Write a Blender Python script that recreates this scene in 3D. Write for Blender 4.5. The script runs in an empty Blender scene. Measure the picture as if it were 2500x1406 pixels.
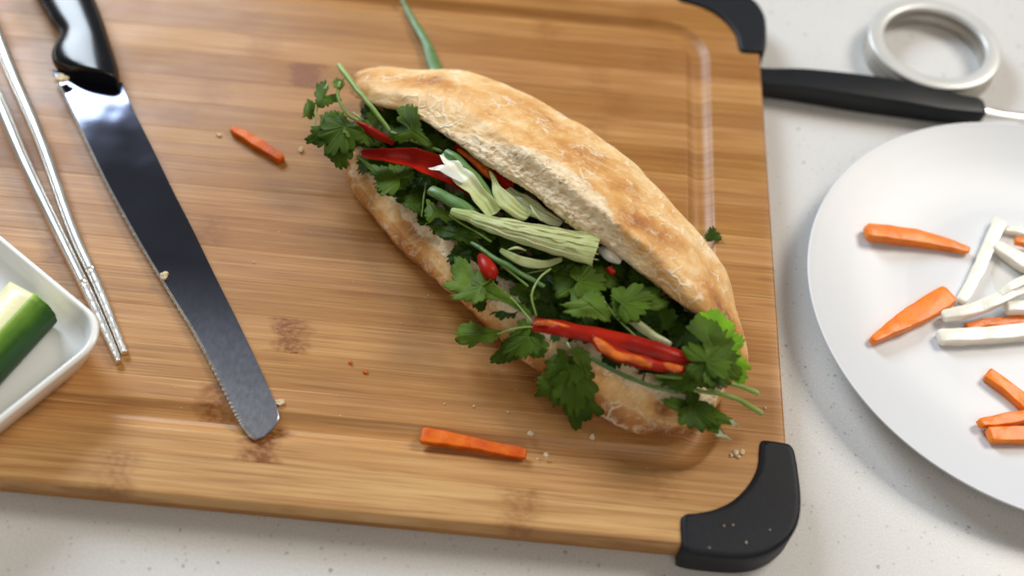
import bpy, bmesh, math, random
from mathutils import Vector, Matrix, noise
from mathutils.geometry import tessellate_polygon
R = math.radians
rnd = random.Random(7)
S = 0.01                      # geometry below is written in centimetres
SC = bpy.context.scene
COL = SC.collection
# ------------------------------------------------------------------ camera
FPX, TILT, ROLL, HC = 2800.0, R(35.8465), R(4.7189), 52.0
cam_d = bpy.data.cameras.new('camera'); cam = bpy.data.objects.new('camera', cam_d); COL.objects.link(cam)
cam_d.sensor_width = 36.0; cam_d.lens = FPX/2500*36.0
cam_d.clip_start = 0.02; cam_d.clip_end = 50
cam.matrix_world = Matrix.Translation((0, 0, HC*S)) @ Matrix.Rotation(TILT, 4, 'X') @ Matrix.Rotation(ROLL, 4, 'Z')
cam_d.dof.use_dof = True; cam_d.dof.focus_distance = 0.600; cam_d.dof.aperture_fstop = 3.1
SC.camera = cam
SC.view_settings.view_transform = 'Standard'; SC.view_settings.look = 'None'
SC.view_settings.exposure = 0.10; SC.view_settings.gamma = 1.0
# ------------------------------------------------------------------ light: a kitchen window behind, a softer one to the right
w = bpy.data.worlds.new('World'); SC.world = w; w.use_nodes = True
w.node_tree.nodes['Background'].inputs[0].default_value = (1.0, 0.93, 0.85, 1)
w.node_tree.nodes['Background'].inputs[1].default_value = 0.15
def area(name, loc, target, sx, sy, power, col):
    l = bpy.data.lights.new(name, 'AREA'); l.shape = 'RECTANGLE'; l.size = sx; l.size_y = sy
    l.energy = power; l.color = col
    o = bpy.data.objects.new(name, l); COL.objects.link(o); o.location = loc
    o.rotation_euler = (Vector(target)-Vector(loc)).to_track_quat('-Z', 'Y').to_euler()
    return o
area('back_window_light', (-1.22, 2.00, 1.32), (0, .35, 0), 1.0, 0.80, 52, (0.80, 0.90, 1.0))
area('right_window_light', (1.45, 1.35, 1.70), (0, .35, 0), 0.8, 0.8, 33, (1.0, 0.93, 0.83))
area('room_fill_light', (0.3, -1.1, 1.7), (0, .35, 0), 1.6, 1.0, 11, (1.0, 0.90, 0.78))

def W(px, py, z):
    """world point (cm) seen at photo position px,py when it lies z cm above the counter"""
    x = (px-1250)/FPX; y = -(py-703)/FPX
    c, s = math.cos(ROLL), math.sin(ROLL)
    x, y = c*x-s*y, s*x+c*y
    ca, sa = math.cos(TILT), math.sin(TILT)
    d = Vector((x, y*ca+sa, y*sa-ca))
    t = (z-HC)/d.z
    return Vector((d.x*t, d.y*t, z))
T = 1.75                      # top of the cutting board
# ------------------------------------------------------------------ mesh helpers
def mesh(name, V, F, mats, parent=None, smooth=True, mi=None, attrs=None):
    me = bpy.data.meshes.new(name)
    me.from_pydata([(v[0]*S, v[1]*S, v[2]*S) for v in V], [], F)
    if not isinstance(mats, (list, tuple)): mats = [mats]
    for m in mats: me.materials.append(m)
    if smooth: me.polygons.foreach_set('use_smooth', [True]*len(F))
    if mi: me.polygons.foreach_set('material_index', mi)
    for k, a in (attrs or {}).items():
        at = me.attributes.new(k, 'FLOAT', 'POINT'); at.data.foreach_set('value', a)
    me.validate()
    o = bpy.data.objects.new(name, me); COL.objects.link(o)
    if parent: o.parent = parent
    return o
def fixn(o):
    bm = bmesh.new(); bm.from_mesh(o.data); bmesh.ops.recalc_face_normals(bm, faces=bm.faces); bm.to_mesh(o.data); bm.free(); return o
def tag(o, label, cat, group=None, kind=None):
    o['label'] = label; o['category'] = cat
    if group: o['group'] = group
    if kind: o['kind'] = kind
    return o
def empty(name, loc=(0, 0, 0), rz=0.0):
    o = bpy.data.objects.new(name, None); COL.objects.link(o); o.empty_display_size = .02
    o.location = Vector(loc)*S; o.rotation_euler = (0, 0, rz); return o
def cat(P, n):
    """Catmull-Rom resample of a list of equal-length tuples/vectors"""
    P = [tuple(p) for p in P]; k = len(P); out = []
    for i in range(n):
        u = i/(n-1)*(k-1); a = min(int(u), k-2); f = u-a
        p0, p1, p2, p3 = P[max(a-1, 0)], P[a], P[a+1], P[min(a+2, k-1)]
        out.append(tuple(.5*((2*b)+(c-a_)*f+(2*a_-5*b+4*c-d)*f*f+(3*b-a_-3*c+d)*f**3) for a_, b, c, d in zip(p0, p1, p2, p3)))
    return out
def nz(v, sc=1.0, seed=0.0): return noise.noise(Vector((v[0]*sc+seed*7.3, v[1]*sc-seed*3.1, v[2]*sc+seed)))
def profile(kind, n=18):
    P = []
    if kind == 'round':
        P = [(math.cos(2*math.pi*i/n), math.sin(2*math.pi*i/n)) for i in range(n)]
    elif kind == 'box':
        for i in range(24):
            a = 2*math.pi*i/24; c, s = math.cos(a), math.sin(a)
            P.append((math.copysign(abs(c)**.2, c), math.copysign(abs(s)**.2, s)))
    elif kind in ('trough', 'ridge', 'flat'):
        k = n; sg = {'trough': 1, 'ridge': -1, 'flat': 0}[kind]
        out = [(-1+2*i/k) for i in range(k+1)]
        top = [(u, sg*(u*u*1.6-.8)) for u in out]
        th = .35 if kind != 'flat' else 1.0
        if kind == 'flat': top = [(u, .0) for u in out]
        P = [(u, v-th*(1-.6*u**4)) for u, v in top] + [(u*.97, v+th*.4*(1-.6*u**4)) for u, v in reversed(top)]
    return P
def sweep(name, path, wid, thick, prof, mat, parent=None, n=40, roll=0.0, cap=True, wob=0.0, ridges=0, ridge_amp=0.0, seed=0, taper=True, attrs=False, rmod=None):
    """path: [(x,y,z)] cm ; wid: half-width list ; thick: half-thickness list"""
    if not isinstance(wid, (list, tuple)): wid = [wid]*2
    if not isinstance(thick, (list, tuple)): thick = [thick]*2
    if not isinstance(roll, (list, tuple)): roll = [roll]*2
    C = [Vector(p) for p in cat(path, n)]
    Wd = [a[0] for a in cat([(x,) for x in wid], n)]; Th = [a[0] for a in cat([(x,) for x in thick], n)]
    Rl = [a[0] for a in cat([(x,) for x in roll], n)]
    PR = profile(prof); m = len(PR); V = []; F = []; U = []; Vv = []
    for i in range(n):
        t = (C[min(i+1, n-1)]-C[max(i-1, 0)]).normalized()
        side = t.cross(Vector((0, 0, 1)));
        if side.length < 1e-4: side = Vector((1, 0, 0))
        side.normalize(); up = side.cross(t).normalized()
        rr = R(Rl[i]); s2 = side*math.cos(rr)+up*math.sin(rr); u2 = up*math.cos(rr)-side*math.sin(rr)
        k = 1.0
        if taper:
            e = min(i, n-1-i); k = [0.72, 0.92, 1.0][min(e, 2)]
        if rmod: k *= rmod(i/(n-1))
        for (a, b) in PR:
            rg = ridge_amp*math.cos(a*math.pi*ridges) if ridges else 0
            p = C[i]+s2*(a*Wd[i]*k)+u2*((b*Th[i]+rg)*k)
            if wob: p += Vector((nz(p, 1.3, seed), nz(p, 1.3, seed+5), nz(p, 1.3, seed+9)))*wob
            V.append(p); U.append(i/(n-1)); Vv.append(a)
    for i in range(n-1):
        for j in range(m):
            a = i*m+j; b = i*m+(j+1) % m; F.append((a, b, b+m, a+m))
    if cap:
        F.append(tuple(reversed(range(m)))); F.append(tuple(range((n-1)*m, n*m)))
    o = mesh(name, V, F, mat, parent, attrs={'along': U, 'across': Vv})
    return o
def lathe(name, P, mat, parent=None, n=96, c=(0, 0, 0), closed=False, jit=0):
    V = []; F = []; m = len(P)
    for i in range(n):
        a = 2*math.pi*i/n
        for (r, z) in P: V.append((c[0]+r*math.cos(a), c[1]+r*math.sin(a), c[2]+z))
    for i in range(n):
        for j in range(m if closed else m-1):
            q = (j+1) % m; b = (i+1) % n
            F.append((i*m+j, b*m+j, b*m+q, i*m+q))
    return fixn(mesh(name, V, F, mat, parent))
# ------------------------------------------------------------------ materials
class NT:
    def __init__(s, name):
        s.m = bpy.data.materials.new(name); s.m.use_nodes = True; s.t = s.m.node_tree
        s.b = s.t.nodes['Principled BSDF']; s.out = s.t.nodes['Material Output']
    def n(s, ty, **k):
        x = s.t.nodes.new('ShaderNode'+ty)
        for a, v in k.items():
            if a in x.inputs: x.inputs[a].default_value = v
            else: setattr(x, a, v)
        return x
    def l(s, a, b): s.t.links.new(a, b)
    def coord(s, scale=(1, 1, 1), which='Object', rot=(0, 0, 0)):
        c = s.n('TexCoord'); m = s.n('Mapping'); s.l(c.outputs[which], m.inputs[0])
        m.inputs['Scale'].default_value = scale; m.inputs['Rotation'].default_value = rot; return m.outputs[0]
    def noise(s, vec, scale, detail=4, rough=.55, dist=0):
        x = s.n('TexNoise'); s.l(vec, x.inputs['Vector']); x.inputs['Scale'].default_value = scale
        x.inputs['Detail'].default_value = detail; x.inputs['Roughness'].default_value = rough; x.inputs['Distortion'].default_value = dist
        return x.outputs['Fac']
    def ramp(s, fac, stops, interp='LINEAR'):
        x = s.n('ValToRGB'); s.l(fac, x.inputs[0]); e = x.color_ramp; e.interpolation = interp
        while len(e.elements) < len(stops): e.elements.new(.5)
        for el, (p, c) in zip(e.elements, stops):
            el.position = p; el.color = (*c, 1) if len(c) == 3 else c
        return x.outputs[0]
    def mix(s, fac, a, b, mode='MIX'):
        x = s.n('Mix', data_type='RGBA', blend_type=mode)
        for k, v in ((0, fac), (6, a), (7, b)):
            if hasattr(v, 'is_output') or isinstance(v, bpy.types.NodeSocket): s.l(v, x.inputs[k])
            elif k == 0: x.inputs[0].default_value = v
            else: x.inputs[k].default_value = (*v, 1)
        return x.outputs[2]
    def math(s, op, a, b=0.0, c=None, clamp=False):
        x = s.n('Math', operation=op, use_clamp=clamp)
        for k, v in ((0, a), (1, b), (2, c)):
            if v is None: continue
            if isinstance(v, bpy.types.NodeSocket): s.l(v, x.inputs[k])
            else: x.inputs[k].default_value = v
        return x.outputs[0]
    def attr(s, name, typ='GEOMETRY'):
        x = s.n('Attribute', attribute_name=name, attribute_type=typ); return x.outputs['Fac']
    def bump(s, h, dist, strength=1.0, prev=None):
        x = s.n('Bump'); x.inputs['Strength'].default_value = strength; x.inputs['Distance'].default_value = dist
        s.l(h, x.inputs['Height'])
        if prev is not None: s.l(prev, x.inputs['Normal'])
        s.l(x.outputs[0], s.b.inputs['Normal']); return x.outputs[0]
    def set(s, **k):
        for a, v in k.items():
            a = a.replace('_', ' '); i = s.b.inputs[a]
            if isinstance(v, bpy.types.NodeSocket): s.l(v, i)
            elif isinstance(v, tuple): i.default_value = (*v, 1)
            else: i.default_value = v
        return s.m
def m_plain(name, c1, c2, rough, sc=60, bump=0.0, metal=0, sss=0, coat=0, spec=.5):
    t = NT(name); v = t.coord((1, 1, 1)); f = t.noise(v, sc, 5)
    t.set(Base_Color=t.ramp(f, [(.35, c1), (.65, c2)]), Roughness=rough, Metallic=metal)
    t.b.inputs['Specular IOR Level'].default_value = spec
    if sss:
        t.b.inputs['Subsurface Weight'].default_value = sss; t.b.inputs['Subsurface Scale'].default_value = .004
        t.b.inputs['Subsurface Radius'].default_value = (1, .5, .3)
    if coat: t.b.inputs['Coat Weight'].default_value = coat; t.b.inputs['Coat Roughness'].default_value = .12
    if bump: t.bump(t.noise(v, sc*6, 4), bump)
    return t.m
def m_quartz():
    t = NT('speckled_quartz'); v = t.coord()
    base = t.ramp(t.noise(v, 9, 5), [(.3, (.64, .63, .615)), (.7, (.69, .685, .67))])
    fine = t.ramp(t.noise(v, 900, 2), [(.4, (.92, .92, .92)), (.65, (1.04, 1.04, 1.04))])
    c = t.mix(1.0, base, fine, 'MULTIPLY')
    vo = t.n('TexVoronoi', feature='F1'); t.l(v, vo.inputs['Vector']); vo.inputs['Scale'].default_value = 190
    gate = t.ramp(t.noise(v, 120, 2), [(.52, (0, 0, 0)), (.60, (1, 1, 1))])
    wob = t.math('ADD', vo.outputs['Distance'], t.math('MULTIPLY', t.noise(v, 700, 2), .22))
    spot = t.ramp(wob, [(.26, (1, 1, 1)), (.36, (0, 0, 0))])
    sep = t.n('SeparateColor'); t.l(vo.outputs['Color'], sep.inputs[0])
    pick = t.math('GREATER_THAN', sep.outputs[0], .62)
    k = t.math('MULTIPLY', t.math('MULTIPLY', spot, gate), pick)
    c = t.mix(t.math('MULTIPLY', k, .75), c, (.27, .24, .21))
    v2 = t.n('TexVoronoi', feature='F1'); t.l(v, v2.inputs['Vector']); v2.inputs['Scale'].default_value = 330
    s2 = t.n('SeparateColor'); t.l(v2.outputs['Color'], s2.inputs[0])
    k2 = t.math('MULTIPLY', t.ramp(v2.outputs['Distance'], [(.2, (1, 1, 1)), (.3, (0, 0, 0))]), t.math('GREATER_THAN', s2.outputs[1], .85))
    c = t.mix(t.math('MULTIPLY', k2, .5), c, (.40, .37, .34))
    t.set(Base_Color=c, Roughness=.28); t.b.inputs['Specular IOR Level'].default_value = .45
    return t.m
def m_bamboo():
    t = NT('bamboo'); tone = t.attr('tone', 'OBJECT')
    seedv = t.attr('offset', 'OBJECT')
    tc = t.n('TexCoord'); cb = t.n('CombineXYZ'); t.l(seedv, cb.inputs[0]); t.l(seedv, cb.inputs[2])
    ad = t.n('VectorMath', operation='ADD'); t.l(tc.outputs['Object'], ad.inputs[0]); t.l(cb.outputs[0], ad.inputs[1])
    def st(sx, sy, sz=1):
        m = t.n('Mapping'); t.l(ad.outputs[0], m.inputs[0]); m.inputs['Scale'].default_value = (sx, sy, sz); return m.outputs[0]
    big = t.noise(st(5, 90, 20), 1, 4, .65)
    mid = t.noise(st(9, 420, 40), 1, 4, .6)
    fin = t.noise(st(14, 1050, 60), 1, 3, .65)
    c = t.ramp(big, [(.25, (.36, .150, .041)), (.50, (.53, .252, .078)), (.75, (.63, .34, .120))])
    mo = t.noise(t.coord((4, 26, 10)), 1, 4, .6); c = t.mix(t.ramp(mo, [(.36, (.8, .8, .8)), (.66, (0, 0, 0))]), c, (.39, .155, .046))
    c = t.mix(t.math('MULTIPLY', tone, 1.0, clamp=True), c, (.60, .36, .145))
    c0 = t.mix(t.ramp(mid, [(.36, (1, 1, 1)), (.54, (0, 0, 0))]), c, (.33, .145, .048)); c = t.mix(t.math('ADD', t.math('MULTIPLY', tone, .6), .22, clamp=True), c, c0)
    tmp = t.mix(t.ramp(mid, [(.55, (0, 0, 0)), (.75, (1, 1, 1))]), c, (.66, .42, .19)); c = t.mix(.5, c, tmp)
    # dark vascular threads
    gate = t.ramp(t.noise(st(30, 90, 30), 1, 2), [(.38, (.2, .2, .2)), (.58, (1, 1, 1))])
    thr = t.math('MULTIPLY', t.ramp(fin, [(.36, (1, 1, 1)), (.47, (0, 0, 0))]), gate)
    c = t.mix(t.math('MULTIPLY', thr, .50), c, (.22, .088, .026))
    c = t.mix(t.math('MULTIPLY', t.ramp(fin, [(.56, (0, 0, 0)), (.66, (1, 1, 1))]), .4), c, (.70, .46, .22))
    for ang_, sd in ((64, 1), (118, 2), (84, 3)):        # old knife scars
        sc_ = t.noise(t.coord((7, 900, 3), rot=(0, 0, R(ang_))), 1, 1)
        gt = t.noise(t.coord((12+sd, 15, 9)), 1, 2)
        kk = t.math('MULTIPLY', t.ramp(sc_, [(.735, (0, 0, 0)), (.76, (1, 1, 1))]), t.ramp(gt, [(.55, (0, 0, 0)), (.62, (1, 1, 1))]))
        c = t.mix(t.math('MULTIPLY', kk, .5), c, (.24, .11, .04))
    dk = t.math('ADD', t.math('MULTIPLY', tone, .9), .70, clamp=True); cc = t.n('CombineColor')
    t.l(dk, cc.inputs[0]); t.l(t.math('MULTIPLY', dk, t.math('ADD', t.math('MULTIPLY', dk, .15), .85)), cc.inputs[1]); t.l(t.math('MULTIPLY', dk, dk), cc.inputs[2])
    c = t.mix(1.0, c, cc.outputs[0], 'MULTIPLY')
    # nodes of the cane: two bands per strip
    sx = t.n('SeparateXYZ'); t.l(tc.outputs['Object'], sx.inputs[0])
    wv = t.noise(st(60, 130, 40), 1, 3)
    for nm, stg in (('node_first', 'node_first_depth'), ('node_second', 'node_second_depth')):
        dx = t.math('SUBTRACT', sx.outputs[0], t.attr(nm, 'OBJECT'))
        dx = t.math('ADD', dx, t.math('MULTIPLY', t.math('SUBTRACT', wv, .5), .022))
        ab = t.math('ABSOLUTE', dx)
        band = t.ramp(t.math('MULTIPLY', ab, 60), [(.25, (1, 1, 1)), (.75, (0, 0, 0))])
        dots = t.ramp(t.noise(st(260, 420, 60), 1, 2), [(.40, (1, 1, 1)), (.60, (.4, .4, .4))])
        k = t.math('MULTIPLY', t.math('MULTIPLY', band, dots), t.attr(stg, 'OBJECT'), clamp=True)
        c = t.mix(k, c, (.22, .075, .016))
    stain = t.ramp(t.noise(t.coord((9, 14, 10)), 1, 3), [(.45, (0, 0, 0)), (.8, (1, 1, 1))])
    c = t.mix(t.math('MULTIPLY', stain, .25), c, (.30, .13, .05))
    rg = t.ramp(t.noise(t.coord((14, 22, 14)), 1, 4), [(.3, (.32, .32, .32)), (.7, (.50, .50, .50))])
    t.set(Base_Color=c, Roughness=rg); t.b.inputs['Specular IOR Level'].default_value = .30
    t.bump(t.math('ADD', mid, t.math('MULTIPLY', fin, .7)), .00012, .6)
    return t.m
def m_crust():
    t = NT('baked_crust'); v = t.coord(); tear = t.attr('tear'); brown = t.attr('brown')
    n1 = t.noise(v, 34, 5, .6, .4); n2 = t.noise(v, 120, 4, .65)
    k = t.math('ADD', t.math('MULTIPLY', n1, .8), t.math('MULTIPLY', n2, .35))
    k = t.math('ADD', k, t.math('MULTIPLY', t.math('SUBTRACT', brown, .5), .55))
    c = t.ramp(k, [(.28, (.86, .67, .40)), (.44, (.80, .53, .24)), (.60, (.68, .36, .115)), (.78, (.47, .19, .045)), (.93, (.26, .09, .03))])
    # flour-pale flaking cracks
    dv = t.n('VectorMath', operation='ADD'); t.l(v, dv.inputs[0])
    nn = t.n('TexNoise'); t.l(v, nn.inputs['Vector']); nn.inputs['Scale'].default_value = 70
    sc = t.n('VectorMath', operation='SCALE'); t.l(nn.outputs['Color'], sc.inputs[0]); sc.inputs['Scale'].default_value = .022
    t.l(sc.outputs[0], dv.inputs[1])
    vo = t.n('TexVoronoi', feature='DISTANCE_TO_EDGE'); t.l(dv.outputs[0], vo.inputs['Vector']); vo.inputs['Scale'].default_value = 85
    crack = t.ramp(vo.outputs['Distance'], [(.0, (1, 1, 1)), (.10, (0, 0, 0))])
    cg = t.ramp(t.noise(v, 55, 3), [(.50, (0, 0, 0)), (.60, (1, 1, 1))])
    ck = t.math('MULTIPLY', crack, cg)
    c = t.mix(t.math('MULTIPLY', ck, .62), c, (.96, .87, .66))
    # thin flaked skin, pale ridged patches and toasted blisters
    fl = t.noise(v, 75, 6, .72, 1.6); c = t.mix(t.math('MULTIPLY', t.ramp(fl, [(.53, (0, 0, 0)), (.57, (1, 1, 1)), (.63, (.2, .2, .2))]), .32), c, (.95, .80, .55))
    bs = t.noise(v, 48, 5, .7, .8); c = t.mix(t.math('MULTIPLY', t.ramp(bs, [(.62, (0, 0, 0)), (.74, (1, 1, 1))]), .38), c, (.58, .27, .08))
    # freckles
    fr = t.ramp(t.noise(v, 420, 2), [(.66, (0, 0, 0)), (.74, (1, 1, 1))])
    c = t.mix(t.math('MULTIPLY', fr, .45), c, (.45, .20, .07))
    # rough torn pale zone next to the cut
    tn = t.noise(v, 260, 5, .7); tc_ = t.ramp(tn, [(.26, (.56, .38, .20)), (.46, (.78, .60, .37)), (.66, (.90, .77, .55))])
    ph_ = t.n('TexVoronoi', feature='F1'); t.l(dv.outputs[0], ph_.inputs['Vector']); ph_.inputs['Scale'].default_value = 210
    pore = t.math('MULTIPLY', t.ramp(ph_.outputs['Distance'], [(.20, (1, 1, 1)), (.36, (0, 0, 0))]), t.ramp(n2, [(.44, (0, 0, 0)), (.56, (1, 1, 1))]))
    tc_ = t.mix(t.math('MULTIPLY', pore, .6), tc_, (.36, .20, .08))
    te = t.ramp(t.math('ADD', tear, t.math('MULTIPLY', t.math('SUBTRACT', n2, .5), 1.1)), [(.42, (0, 0, 0)), (.62, (1, 1, 1))])
    c = t.mix(te, c, tc_)
    t.set(Base_Color=c, Roughness=.55)
    t.b.inputs['Subsurface Weight'].default_value = .0
    b = t.bump(t.math('ADD', t.math('MULTIPLY', n2, .7), t.math('MULTIPLY', ck, .7)), .0012, .55)
    h = t.math('MULTIPLY', t.math('SUBTRACT', tn, t.math('MULTIPLY', pore, .5)), te); t.bump(h, .0012, .6, b)
    t.b.inputs['Specular IOR Level'].default_value = .35
    return t.m
def m_crumb():
    t = NT('bread_crumb'); v = t.coord()
    a = t.noise(v, 200, 5, .7); vo = t.n('TexVoronoi', feature='F1'); t.l(v, vo.inputs['Vector']); vo.inputs['Scale'].default_value = 260
    hole = t.ramp(vo.outputs['Distance'], [(.18, (0, 0, 0)), (.42, (1, 1, 1))])
    c = t.ramp(a, [(.3, (.55, .40, .22)), (.6, (.82, .68, .46))]); c = t.mix(t.math('MULTIPLY', t.math('SUBTRACT', 1.0, hole), .45), c, (.42, .26, .12))
    t.set(Base_Color=c, Roughness=.85); t.b.inputs['Specular IOR Level'].default_value = .2
    t.bump(t.math('ADD', a, hole), .0014, .9); return t.m
def m_leaf(name, dark, mid, vein, rough=.52, trans=.32):
    t = NT(name); v = t.coord(); n1 = t.noise(v, 90, 4); vn = t.attr('vein'); bl = t.attr('tint')
    c = t.ramp(t.math('ADD', t.math('MULTIPLY', n1, .5), t.math('MULTIPLY', bl, .75)), [(.35, dark), (.85, mid)])
    c = t.mix(t.math('MULTIPLY', vn, .55), c, vein)
    t.set(Base_Color=c, Roughness=rough); t.b.inputs['Specular IOR Level'].default_value = .15
    t.bump(t.math('ADD', t.math('MULTIPLY', t.noise(v, 500, 3), .5), t.math('MULTIPLY', vn, -1.0)), .0006, .6)
    tr = t.n('BsdfTranslucent'); t.l(t.mix(1.0, c, (1.5, 1.7, .5), 'MULTIPLY'), tr.inputs[0])
    ms = t.n('MixShader'); ms.inputs[0].default_value = trans
    t.l(t.b.outputs[0], ms.inputs[1]); t.l(tr.outputs[0], ms.inputs[2]); t.l(ms.outputs[0], t.out.inputs[0]); return t.m
def m_stalk(name, stops, rough=.38, sss=.15, lines=1.0):
    t = NT(name); v = t.coord(); al = t.attr('along'); ac = t.attr('across')
    c = t.ramp(al, stops)
    cb = t.n('CombineXYZ'); t.l(t.math('MULTIPLY', al, 3.0), cb.inputs[0]); t.l(t.math('MULTIPLY', ac, 9.0), cb.inputs[1])
    f = t.noise(cb.outputs[0], 1.6, 4, .6)
    c = t.mix(t.math('MULTIPLY', t.ramp(f, [(.42, (0, 0, 0)), (.62, (1, 1, 1))]), .45*lines), c, (.62, .68, .34))
    c = t.mix(t.math('MULTIPLY', t.ramp(f, [(.36, (1, 1, 1)), (.47, (0, 0, 0))]), .5*lines), c, (.10, .15, .03))
    t.set(Base_Color=c, Roughness=rough, Subsurface_Weight=sss); t.b.inputs['Subsurface Scale'].default_value = .003
    t.bump(f, .0004, .4); return t.m
def m_steel(name, col, r0, r1, sc=60, scratch=True):
    t = NT(name); v = t.coord(); n1 = t.noise(v, sc, 5, .6); n2 = t.noise(t.coord((300, 40, 40), rot=(0, 0, R(62))), 1, 3)
    t.set(Base_Color=col, Metallic=1.0, Roughness=t.ramp(n1, [(.35, (r0,)*3), (.7, (r1,)*3)]))
    if scratch: t.bump(n2, .00002, .4)
    return t.m
M = dict(
    quartz=m_quartz(), bamboo=m_bamboo(), crust=m_crust(), crumb=m_crumb(),
    rubber=m_plain('black_rubber', (.004, .005, .009), (.007, .009, .014), .50, 400, .0001, spec=.28),
    handle=m_plain('black_plastic_handle', (.003, .004, .006), (.005, .006, .009), .24, 90, 0, spec=.45),
    handle2=m_plain('dark_handle_plastic', (.004, .006, .008), (.006, .008, .011), .38, 90, 0, spec=.35),
    steel=m_steel('stick_steel', (.88, .87, .83), .32, .40, 80, False),
    white=m_plain('white_glazed_ceramic', (.65, .665, .69), (.67, .685, .71), .34, 10, 0, spec=.4),
    melamine=m_plain('white_dish_glaze', (.86, .87, .84), (.88, .885, .86), .2, 10, 0, coat=.3),
    ring=m_plain('pale_coated_metal', (.60, .60, .58), (.66, .66, .64), .34, 40, 0, metal=.25), ring_side=m_plain('ring_wall_metal', (.50, .47, .42), (.56, .53, .48), .34, 40, 0, metal=.85),
    carrot=m_plain('raw_carrot', (.80, .165, .004), (.90, .24, .006), .32, 160, .0003, spec=.35, coat=.15),
    carrot_red=m_plain('carrot_on_board', (.58, .075, .002), (.72, .15, .003), .40, 160, .0003, spec=.25),
    carrot_mute=m_plain('carrot_matte', (.70, .17, .012), (.78, .22, .018), .45, 160, .0003, sss=.12),
    daikon=m_plain('pickled_daikon', (.86, .83, .72), (.90, .88, .80), .2, 90, .0002, sss=.5, coat=.5),
    chili=m_plain('red_chili_skin', (.17, .004, .002), (.34, .012, .003), .36, 40, .0002, spec=.16),
    chili_flesh=m_plain('orange_chili_flesh', (.28, .015, .003), (.60, .14, .006), .45, 110, .0008, spec=.25),
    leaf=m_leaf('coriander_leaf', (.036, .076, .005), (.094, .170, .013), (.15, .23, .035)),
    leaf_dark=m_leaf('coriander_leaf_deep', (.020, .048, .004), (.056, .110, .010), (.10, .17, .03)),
    leaf_lite=m_leaf('coriander_leaf_bright', (.16, .36, .015), (.26, .50, .02), (.4, .62, .08), trans=.35),  # lighter green leaf colour for the leaf at the right end
    pale_fibre=m_stalk('onion_fibre', [(0, (.56, .60, .34)), (1, (.50, .54, .28))], .4, .2, .3),
    leaf_pale=m_leaf('painted_leaf_glint', (.42, .50, .34), (.60, .66, .50), (.6, .65, .5)),  # whitish leaf colour that paints a glint of light on leaf tips
    leaf_mid=m_leaf('coriander_leaf_mid', (.080, .155, .012), (.165, .26, .035), (.23, .32, .08)),
    stem=m_stalk('coriander_stem', [(0, (.34, .46, .12)), (.25, (.20, .34, .06)), (1, (.16, .30, .05))], .4, .1, .3),
    scallion=m_stalk('spring_onion_green', [(0, (.035, .14, .02)), (1, (.05, .17, .03))], .35, .1, .5),
    white_stalk=m_stalk('onion_white_to_green', [(0, (.88, .84, .72)), (.42, (.80, .77, .56)), (.8, (.46, .50, .2)), (1, (.34, .42, .14))], lines=.4),
    green_stalk=m_stalk('onion_pale_green', [(0, (.28, .38, .09)), (.4, (.46, .49, .22)), (1, (.40, .44, .17))], rough=.45, lines=.45),
    pale_stalk=m_stalk('onion_translucent', [(0, (.34, .40, .20)), (1, (.50, .48, .30))], .25, .3),
    onion_white=m_plain('onion_white', (.62, .60, .50), (.74, .72, .64), .25, 60, 0, sss=.3, coat=.3),
    cuke_flesh=m_plain('cucumber_flesh', (.88, .84, .50), (.90, .88, .60), .35, 60, .0002, sss=.3, coat=.3),
)
def m_cuke():
    t = NT('cucumber_skin'); ac = t.attr('across'); v = t.coord(); n = t.noise(t.coord((40, 40, 40)), 1, 4)
    f = t.math('ADD', ac, t.math('MULTIPLY', t.math('SUBTRACT', n, .5), .5))
    c = t.ramp(t.math('ADD', t.math('MULTIPLY', f, .5), .5), [(.0, (.012, .055, .006)), (.45, (.010, .045, .006)), (.72, (.025, .09, .01)), (.86, (.10, .26, .02)), (1, (.30, .48, .06))])
    t.set(Base_Color=c, Roughness=.42); t.b.inputs['Specular IOR Level'].default_value = .3; t.bump(t.noise(v, 260, 3), .0004, .5); return t.m
M['cuke'] = m_cuke()

# ------------------------------------------------------------------ setting: stone countertop
V = []; F = []
o = mesh('countertop', [(-160, -70, 0), (170, -70, 0), (170, 190, 0), (-160, 190, 0), (-160, -70, -3), (170, -70, -3), (170, 190, -3), (-160, 190, -3)],
     [(0, 1, 2, 3), (4, 7, 6, 5), (0, 4, 5, 1), (1, 5, 6, 2), (2, 6, 7, 3), (3, 7, 4, 0)], M['quartz'], smooth=False)
o['kind'] = 'structure'

# ------------------------------------------------------------------ cutting board
BL, BW = 58.0, 40.0
board = empty('cutting_board', (14.22, 22.27, 0), R(-.78))
tag(board, 'bamboo cutting board with juice groove and black rubber corners under the sandwich', 'cutting board')
def groove(x, y):
    """depth of juice groove at board-local x (<0) y"""
    # signed distance to a rounded rectangle centreline
    cx, cy = -BL/2, BW/2; hx, hy = BL/2-4.05, BW/2-4.25; rad = 2.6
    qx, qy = abs(x-cx)-(hx-rad), abs(y-cy)-(hy-rad)
    d = math.hypot(max(qx, 0), max(qy, 0))+min(max(qx, qy), 0)-rad
    hw = .78
    if abs(d) >= hw: return 0.0
    u = d/hw
    return .36*(1-u*u)**1.1 if abs(u) < 1 else 0
def edge(x, y):
    e = min(-x, x+BL, y, BW-y); r = .22
    if e >= r: return 0
    return r-math.sqrt(max(r*r-(r-max(e, 0))**2, 0))
def lin(a, b, st):
    n = max(1, int(round((b-a)/st))); return [a+(b-a)*i/n for i in range(n)]
xs = [-BL, -BL+.03, -BL+.1, -BL+.22]+lin(-BL+.4, -BL+3, .4)+lin(-BL+3, -BL+5, .12)+lin(-BL+5, -BL+8, .5)+lin(-BL+8, -8, 1.2)+lin(-8, -5.2, .15)+lin(-5.2, -3.0, .07)+lin(-3.0, -.25, .4)+[-.22, -.14, -.07, -.03, 0]
pitch = BW/19
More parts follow.
